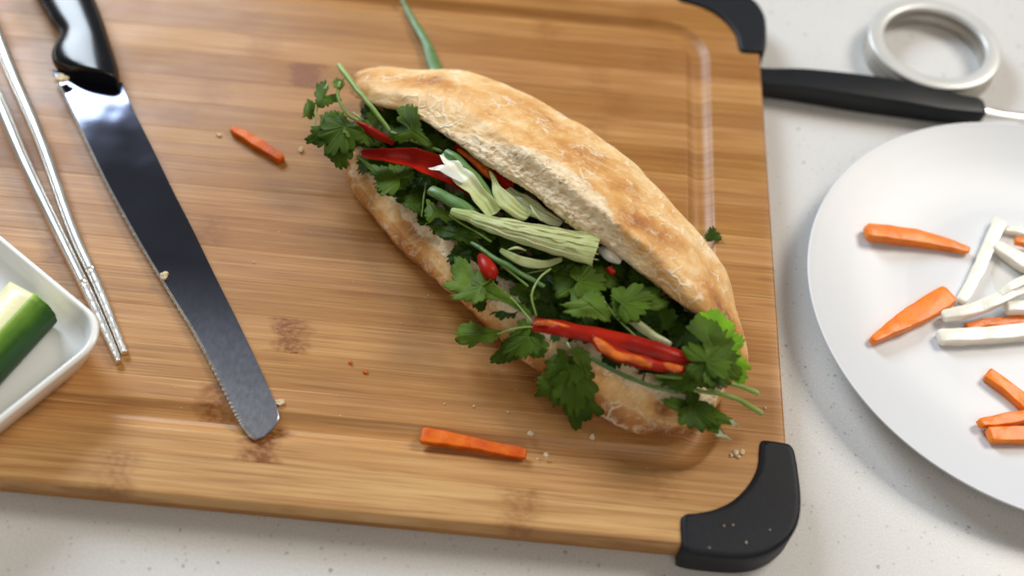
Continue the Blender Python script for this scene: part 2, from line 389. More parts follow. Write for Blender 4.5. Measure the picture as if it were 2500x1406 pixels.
node_tab = {0: (-32.3, .55, -12.9, .6), 1: (-25.8, 1.25, -6, .3), 2: (-28.4, 1.0, -47, .5), 4: (-25.6, 1.15, -8, .3), 6: (-39.0, .8, -15, .3), 7: (-31.3, .6, -12, .3), 8: (-10.1, .5, -36, .35), 13: (-28.4, 2.4, -9, .4), 10: (-20, .3, -44, .5), 11: (-35, .4, -5.2, .35), 5: (-19, .3, -45, .5), 16: (-40, .5, -14, .5)}
tones = [.85, .48, .28, .15, .26, .08, .22, .08, .20, .04, .12, .0, .18, .03, .22, .06, .14, .02, .2]
for k in range(19):
    y0, y1 = k*pitch, (k+1)*pitch
    ys = []
    a = y0
    while a < y1-1e-6:
        near = (3.2 < a < 5.4) or (BW-5.4 < a < BW-3.2)
        ys.append(a); a += .07 if near else .25
    ys = [y0, y0+.02]+[y for y in ys if y0+.05 < y < y1-.05]+[y1-.02, y1]
    if k == 0: ys = [0, .03, .08, .15, .22]+[y for y in ys if y > .25]
    if k == 18: ys = [y for y in ys if y < BW-.25]+[BW-.22, BW-.15, BW-.08, BW-.03, BW]
    V = []; F = []; nx = len(xs); ny = len(ys)
    dz = rnd.uniform(-.006, .006)
    for x0_ in xs:
        for y in ys:
            rc_ = 2.6; yy = min(y, BW-y); x = x0_
            if yy < rc_ and x0_ > -5.2:
                x = -5.2+(x0_+5.2)*(5.2-(rc_-math.sqrt(rc_*rc_-(rc_-yy)**2)))/5.2
            e = edge(x0_, y)
            jt = .0015 if (abs(y-y0) < 1e-6 and k > 0) or (abs(y-y1) < 1e-6 and k < 18) else 0
            V.append((x, y, T-groove(x, y)-e-jt))
    for i in range(nx-1):
        for j in range(ny-1):
            a = i*ny+j; F.append((a, a+ny, a+ny+1, a+1))
    zb = .88
    # skirt down to the lower layer
    ring = [i*ny for i in range(nx)]+[(nx-1)*ny+j for j in range(1, ny)]+[i*ny+ny-1 for i in range(nx-2, -1, -1)]+[j for j in range(ny-2, 0, -1)]
    b0 = len(V)
    for r_ in ring: V.append((V[r_][0], V[r_][1], zb))
    m = len(ring)
    for i in range(m): F.append((ring[i], b0+i, b0+(i+1) % m, ring[(i+1) % m]))
    s = fixn(mesh('bamboo_strip', V, F, M['bamboo'], board))
    s['tone'] = tones[k]; s['offset'] = k*.137
    nt = node_tab.get(k, (-33+rnd.uniform(-4, 4), .35, -9+rnd.uniform(-3, 3), .3))
    s['node_first'] = nt[0]*S; s['node_first_depth'] = nt[1]*.9; s['node_second'] = nt[2]*S; s['node_second_depth'] = nt[3]*.9
def rrect(x0, x1, y0, y1, r, n=6):
    P = []
    for (cx, cy, a0) in ((x1-r, y1-r, 0), (x0+r, y1-r, 90), (x0+r, y0+r, 180), (x1-r, y0+r, 270)):
        for i in range(n+1):
            a = R(a0+90*i/n); P.append((cx+r*math.cos(a), cy+r*math.sin(a)))
    return P
def stack(name, loops, mat, parent=None, capb=True, capt=True, mi=None):
    V = [p for L in loops for p in L]; m = len(loops[0]); F = []
    for i in range(len(loops)-1):
        for j in range(m):
            q = (j+1) % m; F.append((i*m+j, i*m+q, (i+1)*m+q, (i+1)*m+j))
    capf = []
    for on, L, o_ in ((capb, loops[0], 0), (capt, loops[-1], (len(loops)-1)*m)):
        if on: capf.append((len(F), len(L)-2)); F += [tuple(o_+i for i in tri) for tri in tessellate_polygon([[Vector((p[0], p[1], 0)) for p in L]])]
    o = mesh(name, V, F, mat, parent)
    for a, k in capf:
        for q in range(a, min(a+k, len(o.data.polygons))): o.data.polygons[q].use_smooth = False
    return o
lo = []
for (z, ins) in ((.12, .25), (.2, .10), (.35, .02), (.80, .02), (.86, .06), (.878, .10)):
    lo.append([(x, y, z) for x, y in rrect(-BL+ins, -ins, ins, BW-ins, 2.6, 12)])
lb = stack('lower_layer', lo, M['bamboo'], board); lb['tone'] = .15; lb['offset'] = 3.3
for kx in ('node_first', 'node_second'): lb[kx] = -.3
lb['node_first_depth'] = .3; lb['node_second_depth'] = .0
# rubber corner guards (right side of the board)
def guard(flip):
    O = [(-5.30, -.38), (-4.6, -.50), (-2.9, -.50), (-1.75, -.30), (-.75, .25), (.0, 1.05), (.40, 2.05), (.50, 3.2), (.44, 4.6), (.34, 5.45), (.16, 5.78), (-.15, 5.88)]
    I = [(-1.15, 5.92), (-1.36, 5.72), (-1.42, 5.35), (-1.55, 4.4), (-2.0, 3.45), (-2.75, 2.55), (-3.6, 1.98), (-4.5, 1.66), (-4.95, 1.58), (-5.22, 1.44), (-5.36, 1.1)]
    P = O+I
    P = [(a[0], a[1]) for a in cat(P+[P[0]], 89)][:-1]
    c = (-1.4, 1.6)
    def ins(P, d):
        out = []; n = len(P)
        for i in range(n):
            a = Vector(P[i-1]); b = Vector(P[(i+1) % n]); t = (b-a).normalized(); nrm = Vector((-t.y, t.x))
            out.append((P[i][0]+nrm.x*d, P[i][1]+nrm.y*d))
        return out
    loops = []
    for z, d in ((.0, .10), (.10, .0), (1.72, .0), (1.83, .02), (1.92, .08), (1.96, .18), (1.965, .32)):
        L = ins(P, d)
        loops.append([(x, (BW-y) if flip else y, z) for x, y in L])
    g = fixn(stack('corner_guard', loops, M['rubber'], board))
    g['label'] = 'black rubber corner guard at the far corner' if flip else 'black rubber corner guard at the near corner'
    return g
guard(False); guard(True)

# ------------------------------------------------------------------ bread roll
bread = empty('bread_roll', (2, 38, T)); tag(bread, 'crusty golden baguette roll split open lengthwise on the board', 'bread roll')
Bo = Vector((2, 38, T))
def loft(name, rows, mats, nt, seg, mi_fn, attr_fn, disp, parent, seed):
    """rows: list of rails; every rail list of (px,py,z above board) -> closed section loft"""
    rails = [cat([W(a, b, T+c) for a, b, c in r_], nt) for r_ in rows]
    V = []; m = None; U = []
    for i in range(nt):
        sec = [rails[k][i] for k in range(len(rails))]; k = len(sec)
        out = []
        for q in range(k):
            p0, p1, p2, p3 = sec[q-1], sec[q], sec[(q+1) % k], sec[(q+2) % k]
            for s_ in range(seg):
                f = s_/seg; tn = .8
                out.append((Vector([.5*((2*b)+(c-a_)*f*1+(2*a_-5*b+4*c-d)*f*f+(3*b-a_-3*c+d)*f**3) for a_, b, c, d in zip(p0, p1, p2, p3)]), q+f))
        m = len(out)
        for p, u in out: V.append(p); U.append((i/(nt-1), u))
    F = []; mi = []
    for i in range(nt-1):
        for j in range(m):
            q = (j+1) % m; F.append((i*m+j, i*m+q, (i+1)*m+q, (i+1)*m+j)); mi.append(mi_fn(U[i*m+j][1]))
    F.append(tuple(reversed(range(m)))); F.append(tuple(range((nt-1)*m, nt*m))); mi += [0, 0]
    at = [attr_fn(t, u, p) for (t, u), p in zip(U, V)]
    me = mesh(name, [v-Bo for v in V], F, mats, parent, mi=mi, attrs={'tear': [a[0] for a in at], 'brown': [a[1] for a in at]})
    me.data.update(); fixn(me)
    # displacement along normals (real lumps in the crust)
    N = [v.normal.copy() for v in me.data.vertices]; CO = []
    for v, nn, (t, u) in zip(me.data.vertices, N, U):
        p = v.co*100; q = v.co+nn*(disp(t, u, p)*S); CO += [q.x, q.y, q.z]
    me.data.vertices.foreach_set('co', CO); me.data.update()
    return me
lipU = [(858, 232), (880, 240), (905, 252), (975, 268), (1035, 300), (1115, 352), (1195, 405), (1270, 455), (1345, 508), (1420, 562), (1500, 620), (1570, 675), (1640, 730), (1700, 765), (1750, 800), (1785, 850)]
outU = [(852, 212), (872, 178), (930, 166), (1040, 168), (1150, 176), (1255, 215), (1365, 272), (1465, 335), (1560, 412), (1640, 495), (1712, 575), (1765, 655), (1800, 750), (1818, 830), (1826, 885), (1812, 915)]
lz = [2.0, 2.8, 3.3, 3.9, 4.4, 4.8, 5.1, 5.2, 5.2, 5.1, 4.9, 4.6, 4.2, 3.6, 3.0, 2.2]
oz = [1.8, 2.2, 2.6, 3.0, 3.2, 3.4, 3.5, 3.6, 3.6, 3.5, 3.4, 3.2, 2.9, 2.5, 2.1, 1.8]
n_ = len(lipU)
def lerp(a, b, t): return a+(b-a)*t
def railU(f, bz): return [(lerp(lipU[i][0], outU[i][0], f), lerp(lipU[i][1], outU[i][1], f), lerp(lz[i], oz[i], f)+bz*math.sin(math.pi*(i+.5)/n_)) for i in range(n_)]
def inward(i, d):   # px shift toward the lip
    a = Vector((lipU[i][0]-outU[i][0], lipU[i][1]-outU[i][1])); L = a.length or 1; a = a/L
    return a*min(d, L*.8)
r_lip = railU(0, 0); r1 = railU(.12, .75); r2 = railU(.38, 1.65); r3 = railU(.68, 1.45); r4 = railU(.90, .65); r5 = railU(1.0, 0)
r6 = [(outU[i][0]+inward(i, 35).x, outU[i][1]+inward(i, 35).y, oz[i]*.42) for i in range(n_)]
r7 = [(outU[i][0]+inward(i, 78).x, outU[i][1]+inward(i, 78).y, oz[i]*.55) for i in range(n_)]
r8 = [(lerp(lipU[i][0], outU[i][0], .55), lerp(lipU[i][1], outU[i][1], .55), lerp(lz[i], oz[i], .5)*.70) for i in range(n_)]
r9 = [(lerp(lipU[i][0], outU[i][0], .10), lerp(lipU[i][1], outU[i][1], .10), lz[i]-.55*min(1, lz[i]/4)) for i in range(n_)]
def aU(t, u, p):
    tear = 0.0
    if u < 2.4 or u > 9.5:
        a = math.exp(-((t-.50)/.19)**2); uu = u if u < 9.5 else 0
        lim = .35+2.1*a; tear = max(0.0, min(1.0, .5+(lim-uu)*1.2))*min(1, a*1.7+.05)
    brown = .24+.28*max(0, math.sin((u-1.0)/4*math.pi))*(.6+.9*abs(t-.45)) + .30*max(0, (t-.70)/.3)+.35*max(0, (.14-t)/.14)
    for (tt, uu, rr, s_) in ((.62, 2.6, .035, .55), (.56, 3.2, .03, .35), (.47, 3.0, .05, .3), (.22, 3.2, .07, .35), (.85, 3.2, .09, .4), (.92, 2.0, .06, .35), (.35, 4.0, .06, .25)):
        d = ((t-tt)/rr)**2+((u-uu)/.55)**2; brown += s_*math.exp(-d)
    return tear, min(1, brown)
def dU(t, u, p):
    if u > 5.5 and u < 9.5: return .10*nz(p, 1.2, 3)
    a = math.exp(-((t-.5)/.24)**2)
    # ear: ridge along the score, hollow torn face beside it
    ear = .26*a*math.exp(-((u-2.15-.35*math.sin(t*9))/.28)**2)-.09*a*math.exp(-((u-1.35)/.5)**2) if u < 5 else 0
    w2 = .5 if u < 2.2 else 1
    lump = .20*nz(p, .42, 1)+.07*nz(p, 1.0, 2)+.035*nz(p, 2.4, 4)+.015*nz(p, 6, 8)
    rough = .09*a*nz(p, 7, 6) if u < 2.0 or u > 9.7 else 0
    return ear+lump*.9+rough
upper = loft('upper_half', [r_lip, r1, r2, r3, r4, r5, r6, r7, r8, r9], [M['crust'], M['crumb']], 260, 18, lambda u: 1 if 6.9 < u < 9.6 else 0, aU, dU, bread, 1)
A = [(868, 300), (842, 345), (842, 415), (868, 478), (932, 552), (998, 622), (1058, 680), (1120, 735), (1196, 802), (1282, 882), (1380, 952), (1480, 1022), (1570, 1056), (1645, 1062), (1712, 1036), (1752, 990), (1772, 950)]
L2 = [(880, 295), (885, 335), (900, 395), (945, 445), (1005, 505), (1060, 560), (1125, 628), (1200, 700), (1280, 752), (1360, 800), (1450, 842), (1540, 886), (1628, 940), (1690, 985), (1730, 985), (1756, 965), (1768, 945)]
Ci = [(880, 240), (930, 235), (985, 240), (1060, 250), (1150, 275), (1240, 320), (1330, 370), (1420, 425), (1500, 490), (1570, 560), (1630, 630), (1680, 700), (1725, 770), (1755, 820), (1775, 860), (1785, 895), (1785, 920)]
m_ = len(A)
def en(i, e=.6): return math.sin(math.pi*(i+.4)/m_)**e
la = [(A[i][0], A[i][1], 1.15*en(i)) for i in range(m_)]
la2 = [(lerp(A[i][0], L2[i][0], .55), lerp(A[i][1], L2[i][1], .55), lerp(1.15, 2.55, .72)*en(i)) for i in range(m_)]
ll = [(L2[i][0], L2[i][1], 2.60*en(i, .5)) for i in range(m_)]
lin_ = [(lerp(L2[i][0], Ci[i][0], .12), lerp(L2[i][1], Ci[i][1], .12), 2.3*en(i, .5)) for i in range(m_)]
lmid = [(lerp(L2[i][0], Ci[i][0], .45), lerp(L2[i][1], Ci[i][1], .45), 1.2*en(i)) for i in range(m_)]
lhin = [(Ci[i][0], Ci[i][1], 2.2*en(i)) for i in range(m_)]
lou = [(Ci[i][0]+22, Ci[i][1]-14, 1.6*en(i)) for i in range(m_)]
lcl = [(Ci[i][0]+5, Ci[i][1]-2, .12) for i in range(m_)]
lbo = [(lerp(A[i][0], Ci[i][0], .45), lerp(A[i][1], Ci[i][1], .45), .04) for i in range(m_)]
lal = [(lerp(A[i][0], Ci[i][0], .10), lerp(A[i][1], Ci[i][1], .10)+4, .10) for i in range(m_)]
def aL(t, u, p):
    tear = 0
    if .7 < u < 3.5: tear = max(0, min(1, (u-.7)/.8))*(.62+.3*math.exp(-((t-.45)/.25)**2))
    brown = .40 + (.42 if u < .6 or u > 8.4 else 0)*max(0, 1-abs((u if u < 1 else u-10)-0)*.8)+.2*abs(t-.4)
    for (tt, uu, rr, s_) in ((.30, 1.2, .02, .5), (.335, 1.7, .012, .6), (.765, 1.1, .018, .9), (.80, .2, .08, .3), (.42, .9, .02, .4)):
        brown += s_*math.exp(-((t-tt)/rr)**2-((u-uu)/.35)**2)
    return tear, min(1, brown)
def dL(t, u, p):
    b = .16*nz(p, .5, 11)+.09*nz(p, 1.2, 12)+.05*nz(p, 2.8, 14)+.025*nz(p, 6, 15)
    for (tt, uu, rr, s_) in ((.32, 1.5, .02, .30), (.765, 1.1, .013, .22), (.37, 1.9, .015, .25)):
        b -= s_*math.exp(-((t-tt)/rr)**2-((u-uu)/.3)**2)
    if 6.5 < u < 8.9: return .02*nz(p, 1, 1)
    return b
lower = loft('lower_half', [la, la2, ll, lin_, lmid, lhin, lou, lcl, lbo, lal], [M['crust'], M['crumb']], 260, 16, lambda u: 1 if 2.5 < u < 5.2 else 0, aL, dL, bread, 2)

# ------------------------------------------------------------------ coriander
def leaf_mesh(name, base, tip, width, seed, mat, parent=None, lobes=3, curl=.25, tilt=0.0, cup=.12, rings=9, ang=110, teeth=1.0, nrm=None, acc=None):
    rg = random.Random(seed); base = Vector(base); tip = Vector(tip)
    d = tip-base; Ln = d.length; d.normalize()
    up = Vector(nrm) if nrm else Vector((0, 0, 1)); side = d.cross(up).normalized(); up = side.cross(d).normalized()
    a = R(tilt); side, up = side*math.cos(a)+up*math.sin(a), up*math.cos(a)-side*math.sin(a)
    cen = base+d*Ln*.12
    A0 = R(128); lob = [R(rg.uniform(-6, 6)), R(rg.uniform(56, 70)), -R(rg.uniform(56, 70))] if lobes == 3 else [R(rg.uniform(-5, 5)), R(rg.uniform(42, 52)), -R(rg.uniform(42, 52)), R(rg.uniform(86, 98)), -R(rg.uniform(86, 98))]
    lw = [1.0]+[rg.uniform(.74, .92) for _ in lob[1:]]
    ph = rg.uniform(0, 6); V = []; ve = []; ti = []; F = []
    rr = []
    tn = rg.choice([17, 19, 21, 23]); tint = rg.random()
    for j in range(ang+1):
        th = -A0+2*A0*j/ang
        best = 0; bd = 9
        for l_, wl in zip(lob, lw):
            dd = abs(th-l_); hw = R(33 if lobes == 3 else 26)
            e = wl*(max(0, 1-(dd/(hw*1.5))**2.2))
            if e > best: best = e
            bd = min(bd, dd)
        r_ = .42+.58*best
        if lobes == 3: r_ = min(r_, 1)
        to = abs(math.sin(th*tn/2+ph*.3))**.8
        r_ *= 1-.24*teeth*(1-to)*(.6+.4*best)*(1+.4*math.sin(j*.37+ph))
        fall = min(1, (A0-abs(th))/R(40)); r_ *= .30+.70*fall**.6
        r_ *= 1+.06*math.sin(th*3+ph)
        rr.append((th, r_*Ln*.88, math.exp(-(bd/R(3.2))**2)*min(1, best*2)))
    V.append(cen.copy()); ve.append(.8); ti.append(tint)
    for k in range(1, rings+1):
        q = k/rings
        for th, r_, vv in rr:
            x = math.cos(th)*r_*q; y = math.sin(th)*r_*q*width
            z = -curl*(x/Ln)**2*Ln*.5 - cup*(y/Ln)**2*Ln + .045*Ln*math.sin(th*4.3+ph)*q*q + .022*Ln*math.sin(th*9+ph*2)*q**3 - .012*Ln*vv*(1-q)
            p = cen+d*x+side*y+up*z
            V.append(p); ve.append(vv*(1-.6*q)); ti.append(tint*.6+.4*(0.5+nz(p, .8, seed)))
    n = ang+1
    for j in range(ang): F.append((0, 1+j, 2+j))
    for k in range(rings-1):
        for j in range(ang):
            a_ = 1+k*n+j; F.append((a_, a_+n, a_+n+1, a_+1))
    if acc is not None:
        o_ = len(acc[0]); acc[0].extend(V); acc[1].extend([tuple(x+o_ for x in f) for f in F]); acc[2].extend(ve); acc[3].extend(ti); return None
    o = mesh(name, V, F, mat, parent, attrs={'vein': ve, 'tint': ti})
    sm = o.modifiers.new('thickness', 'SOLIDIFY'); sm.thickness = .00022; sm.offset = 0
    return o
def stem(pts, r0, r1, mat=None, parent=None, name='stem', n=30, seed=0):
    return sweep(name, pts, [r0, r1], [r0, r1], 'round', mat or M['stem'], parent, n=n, wob=.03, seed=seed)
def PX(l): return [W(a, b, T+c) for a, b, c in l]
def shaped_leaf(center, outline, z, off, mat, parent, gx=0.0, gy=0.0, drop=.5, seed=1, rings=8, n=300):
    """broad leaf with its own lobed edge; gx, gy: rise in cm per 100 px to the right / down"""
    cx, cy = center; P = [Vector(p) for p in outline]; k = len(P)
    seg = [(P[(i+1) % k]-P[i]).length for i in range(k)]; tot = sum(seg); ring = []
    i = 0; acc_ = 0.0; rg = random.Random(seed)
    for q in range(n):
        d = tot*q/n
        while acc_+seg[i] < d: acc_ += seg[i]; i += 1
        f = (d-acc_)/seg[i]; ring.append(P[i].lerp(P[(i+1) % k], f))
    sm = [(ring[q-1]+ring[q]*2+ring[(q+1) % n])*.25 for q in range(n)]
    rmax = max((p-Vector(center)).length for p in sm); out = []
    ntooth = max(8, int(tot/16.5)); ph = rg.uniform(0, 6)
    for q, p in enumerate(sm):
        v_ = p-Vector(center); t_ = abs(math.sin(math.pi*ntooth*q/n+ph+.9*math.sin(q*.08)))**.55
        rel = (v_.length/rmax)**.35
        out.append(Vector(center)+v_*(rel*(1+(t_-.55)*(9+3*math.sin(q*.13+ph))/max(24, v_.length))))
    # veins run to the local maxima of the radius
    rad = [(p-Vector(center)).length for p in out]
    pk = [q for q in range(n) if rad[q] >= max(rad[(q+j) % n] for j in range(-20, 21)) and rad[q] > .6*rmax]
    V = []; F = []; ve = []; ti = []
    def zz(p, q): 
        r_ = (p-Vector(center)).length/rmax
        return z+gx*(p.x-cx)/100+gy*(p.y-cy)/100-drop*r_*r_+.07*math.sin(q*2*math.pi*3/n+ph)*r_*r_+.05*math.sin(q*2*math.pi*8/n+ph)*r_**3+.16*noise.noise(Vector((p.x*.03, p.y*.03, seed)))
    V.append(W(cx, cy, T+z)-off); ve.append(.9); ti.append(.5)
    for r_ in range(1, rings+1):
        fr_ = r_/rings
        for q in range(n):
            p = Vector(center).lerp(out[q], fr_)
            vd = min([min(abs(q-a), n-abs(q-a)) for a in pk] or [99])
            vv = .6*math.exp(-(vd*fr_/1.4)**2)*(1-.7*fr_)
            V.append(W(p.x, p.y, T+zz(p, q)-.05*vv)-off); ve.append(vv)
            ti.append(.5+.6*noise.noise(Vector((p.x*.022, p.y*.022, seed*3.3))))
    for q in range(n): F.append((0, 1+q, 1+(q+1) % n))
    for r_ in range(rings-1):
        for q in range(n):
            a = 1+r_*n+q; b = 1+r_*n+(q+1) % n; F.append((a, a+n, b+n, b))
    o = mesh('leaf', V, F, M[mat], parent, attrs={'vein': ve, 'tint': ti})
    m_ = o.modifiers.new('thickness', 'SOLIDIFY'); m_.thickness = .00022; m_.offset = 0
    return o
def sprig(label, leaves, stems=(), group='coriander leaves in and around the sandwich', mat='leaf', name='coriander_sprig'):
    """leaves: (bx,by,bz, tx,ty,tz, width, lobes, tilt, mat?) in photo px / cm above board"""
    e = empty(name, W(leaves[0][0], leaves[0][1], T+leaves[0][2])); tag(e, label, 'herb sprig', group)
    off = Vector(e.location)/S
    for i, L in enumerate(leaves):
        if isinstance(L[3], list):
            shaped_leaf((L[0], L[1]), L[3], L[2], off, L[4], e, *L[5:], seed=len(label)+i*5); continue
        b = W(L[0], L[1], T+L[2])-off; t_ = W(L[3], L[4], T+L[5])-off
        leaf_mesh('leaf', b, t_, L[6], hash((label, i)) % 99991 if False else sum(map(ord, label))*7+i*31, M[L[9] if len(L) > 9 else mat], e, lobes=L[7], tilt=L[8])
    for s_ in stems:
        pts = [p-off for p in PX(s_[0])]
        stem(pts, s_[1], s_[2], M[s_[3]] if len(s_) > 3 else None, e)
    return e
sprig('big dark coriander leaf at the left tip of the roll', [
    (818, 305, 3.5, [(816, 258), (845, 265), (860, 284), (869, 311), (893, 323), (918, 335), (939, 350), (927, 357), (906, 362), (884, 359), (867, 376), (867, 393), (852, 396), (855, 410), (835, 417), (821, 415), (814, 405), (802, 398), (789, 381), (785, 367), (768, 369), (758, 359), (741, 357), (735, 342), (748, 333), (748, 309), (763, 313), (770, 297), (770, 277), (792, 263)], 'leaf', 0, -.5, .5), (850, 300, 3.9, 790, 380, 3.2, .8, 5, 0), (860, 300, 3.8, 905, 350, 3.5, .7, 3, 0, 'leaf_mid'), (835, 290, 3.8, 775, 320, 3.2, .8, 3, 0)], [([(862, 275, 3.6), (880, 290, 3.6), (930, 330, 3.3)], .06, .08)])
sprig('coriander stem cut end sticking up at the top left end of the roll', [
    (792, 240, 3.7, [(770, 250), (765, 225), (775, 205), (795, 197), (803, 215), (795, 232), (825, 228), (832, 245), (802, 262), (775, 268)], 'leaf', 0, 0, .2), (757, 268, 3.3, [(740, 285), (742, 258), (752, 245), (772, 250), (768, 285), (755, 292)], 'leaf_mid', 0, 0, .3), (826, 208, 4.0, [(815, 215), (812, 200), (822, 192), (838, 196), (842, 210), (832, 220)], 'leaf_mid', 0, 0, .1)],
    [([(826, 158, 4.2), (868, 215, 4.5), (912, 268, 4.6), (952, 322, 4.2)], .17, .11), ([(830, 200, 4.1), (826, 240, 3.8), (850, 280, 3.6), (880, 300, 3.5)], .11, .08), ([(800, 205, 3.6), (778, 250, 3.5), (765, 320, 3.2)], .06, .05)])
sprig('upright coriander leaf under the upper lip near the left end', [
    (1005, 318, 4.6, [(1007, 255), (985, 258), (966, 265), (971, 277), (966, 294), (985, 297), (990, 311), (988, 324), (966, 326), (944, 335), (952, 342), (978, 355), (997, 347), (1014, 350), (1045, 362), (1062, 358), (1048, 340), (1039, 328), (1034, 304), (1026, 277), (1019, 263)], 'leaf', 0, -.8, .3)], [([(952, 322, 3.8), (1010, 345, 3.8), (1080, 372, 3.8)], .08, .09)])
sprig('coriander leaves lying over the lower lip just below the long red chili', [
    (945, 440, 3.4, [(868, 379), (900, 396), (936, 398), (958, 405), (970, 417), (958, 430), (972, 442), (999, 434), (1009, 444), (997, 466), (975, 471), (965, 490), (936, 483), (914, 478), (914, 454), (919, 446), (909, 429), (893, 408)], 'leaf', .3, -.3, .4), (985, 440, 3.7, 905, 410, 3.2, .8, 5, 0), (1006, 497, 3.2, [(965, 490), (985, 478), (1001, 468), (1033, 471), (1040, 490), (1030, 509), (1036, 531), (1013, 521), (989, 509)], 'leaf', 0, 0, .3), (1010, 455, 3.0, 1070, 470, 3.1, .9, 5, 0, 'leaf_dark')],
    [([(1040, 445, 3.5), (1035, 480, 3.5), (1030, 530, 3.1)], .05, .05)])
sprig('ruffled coriander leaf left of the pale split onion stalk', [
    (1064, 517, 3.8, [(1042, 485), (1062, 495), (1084, 507), (1101, 517), (1112, 533), (1091, 546), (1074, 535), (1057, 540), (1042, 548), (1033, 524), (1036, 504)], 'leaf_mid', .2, -.2, .3)], [([(1095, 525, 3.8), (1150, 560, 3.7), (1200, 590, 3.6)], .06, .06)])
sprig('toothed coriander leaf below the left end of the split onion stalk', [
    (1112, 570, 3.6, [(1048, 550), (1086, 544), (1134, 548), (1171, 560), (1196, 579), (1168, 585), (1177, 600), (1163, 606), (1144, 601), (1142, 590), (1122, 598), (1098, 584), (1067, 581), (1053, 567)], 'leaf', .3, -.2, .3)], [])
sprig('pale green coriander leaf spilling over the lip beside the red chili tip', [
    (1165, 700, 3.7, [(1068, 695), (1081, 683), (1090, 681), (1091, 662), (1086, 649), (1098, 633), (1103, 616), (1130, 618), (1152, 640), (1171, 676), (1193, 683), (1214, 676), (1222, 664), (1220, 695), (1243, 710), (1262, 729), (1290, 753), (1301, 772), (1282, 766), (1258, 751), (1229, 741), (1205, 742), (1173, 745), (1154, 731), (1140, 718), (1120, 727), (1101, 729), (1103, 717), (1081, 710), (1074, 703)], 'leaf_mid', .3, -.2, .6), (1190, 735, 3.1, 1150, 745, 2.6, .8, 3, 0), (1190, 700, 4.0, 1085, 695, 3.2, .6, 5, 0, 'leaf_mid')],
    [([(1298, 785, 3.4), (1240, 720, 3.7), (1200, 690, 3.6)], .05, .05)])
sprig('small bright coriander leaf hanging down over the board left of the orange strip', [
    (1180, 815, 2.2, [(1113, 815), (1120, 794), (1147, 782), (1176, 790), (1205, 799), (1228, 806), (1222, 826), (1205, 840), (1185, 845), (1168, 841), (1147, 852), (1137, 843), (1118, 840)], 'leaf_mid', 1.2, -.3, .3)], [([(1215, 815, 2.6), (1270, 800, 3.2), (1320, 800, 3.4)], .05, .05)])
sprig('coriander leaf hanging below the left end of the long straight red chili strip', [
    (1268, 838, 2.7, [(1222, 826), (1248, 822), (1268, 804), (1287, 787), (1304, 785), (1311, 805), (1330, 814), (1342, 845), (1330, 874), (1306, 879), (1293, 868), (1272, 881), (1243, 888), (1219, 891), (1196, 884), (1200, 867), (1214, 853), (1217, 838)], 'leaf', .7, -.9, .3), (1300, 815, 3.3, 1228, 868, 2.3, .8, 5, 0, 'leaf')], [])
sprig('large drooping coriander leaf in front of the roll', [
    (1388, 928, 2.5, [(1402, 1050), (1391, 1036), (1385, 1021), (1371, 1010), (1374, 997), (1348, 1002), (1337, 984), (1323, 973), (1298, 972), (1306, 950), (1301, 933), (1311, 909), (1334, 907), (1326, 893), (1345, 885), (1348, 868), (1360, 854), (1394, 858), (1414, 842), (1437, 858), (1442, 882), (1440, 916), (1436, 950), (1456, 971), (1460, 990), (1478, 1004), (1465, 1018), (1451, 1012), (1439, 1029), (1424, 1028), (1417, 1046)], 'leaf', .2, -1.3, .3), (1412, 868, 3.5, [(1385, 850), (1414, 838), (1445, 858), (1448, 900), (1436, 930), (1415, 905), (1395, 880)], 'leaf_mid', 0, -1.0, .15), (1395, 880, 3.35, 1330, 945, 2.3, .8, 5, 0), (1398, 900, 3.2, 1415, 1025, 1.6, .62, 3, 0)],
    [([(1385, 835, 3.3), (1400, 870, 3.3), (1425, 930, 2.6)], .06, .05)])
sprig('broad light coriander leaf in the middle above the long straight red chili strip', [
    (1440, 745, 4.5, [(1370, 744), (1386, 737), (1391, 727), (1387, 708), (1401, 697), (1420, 700), (1444, 701), (1461, 712), (1478, 720), (1485, 744), (1495, 766), (1490, 787), (1461, 784), (1427, 780), (1401, 777), (1387, 768), (1375, 761), (1386, 753)], 'leaf_mid', .2, -.2, .35)], [([(1475, 735, 4.5), (1510, 780, 4.2), (1560, 830, 3.8)], .05, .05)])
sprig('wide coriander leaf pointing right below the upper lip', [
    (1530, 745, 4.5, [(1483, 724), (1522, 717), (1553, 705), (1570, 696), (1601, 695), (1618, 705), (1613, 722), (1634, 739), (1626, 751), (1611, 760), (1582, 749), (1572, 753), (1576, 768), (1566, 775), (1572, 792), (1548, 794), (1529, 801), (1509, 794), (1495, 780), (1485, 753)], 'leaf', -.1, -.3, .3), (1505, 745, 4.75, 1608, 715, 4.8, .65, 5, 0)], [])
sprig('dark coriander leaf under the square cut end of the onion stalk', [
    (1430, 680, 4.2, [(1345, 664), (1370, 652), (1389, 638), (1427, 650), (1447, 638), (1476, 645), (1505, 662), (1516, 695), (1505, 709), (1485, 705), (1461, 709), (1425, 697), (1400, 700), (1384, 726), (1358, 731), (1350, 695)], 'leaf', 0, 0, .3), (1400, 690, 4.5, 1490, 675, 4.6, .8, 5, 0)], [])
sprig('small toothed coriander leaf peeking out above the onion stalk under the crust', [
    (1412, 530, 5.3, [(1374, 540), (1376, 514), (1385, 497), (1398, 495), (1412, 497), (1428, 510), (1440, 525), (1462, 550), (1455, 562), (1420, 560)], 'leaf', 0, 0, .15)], [])
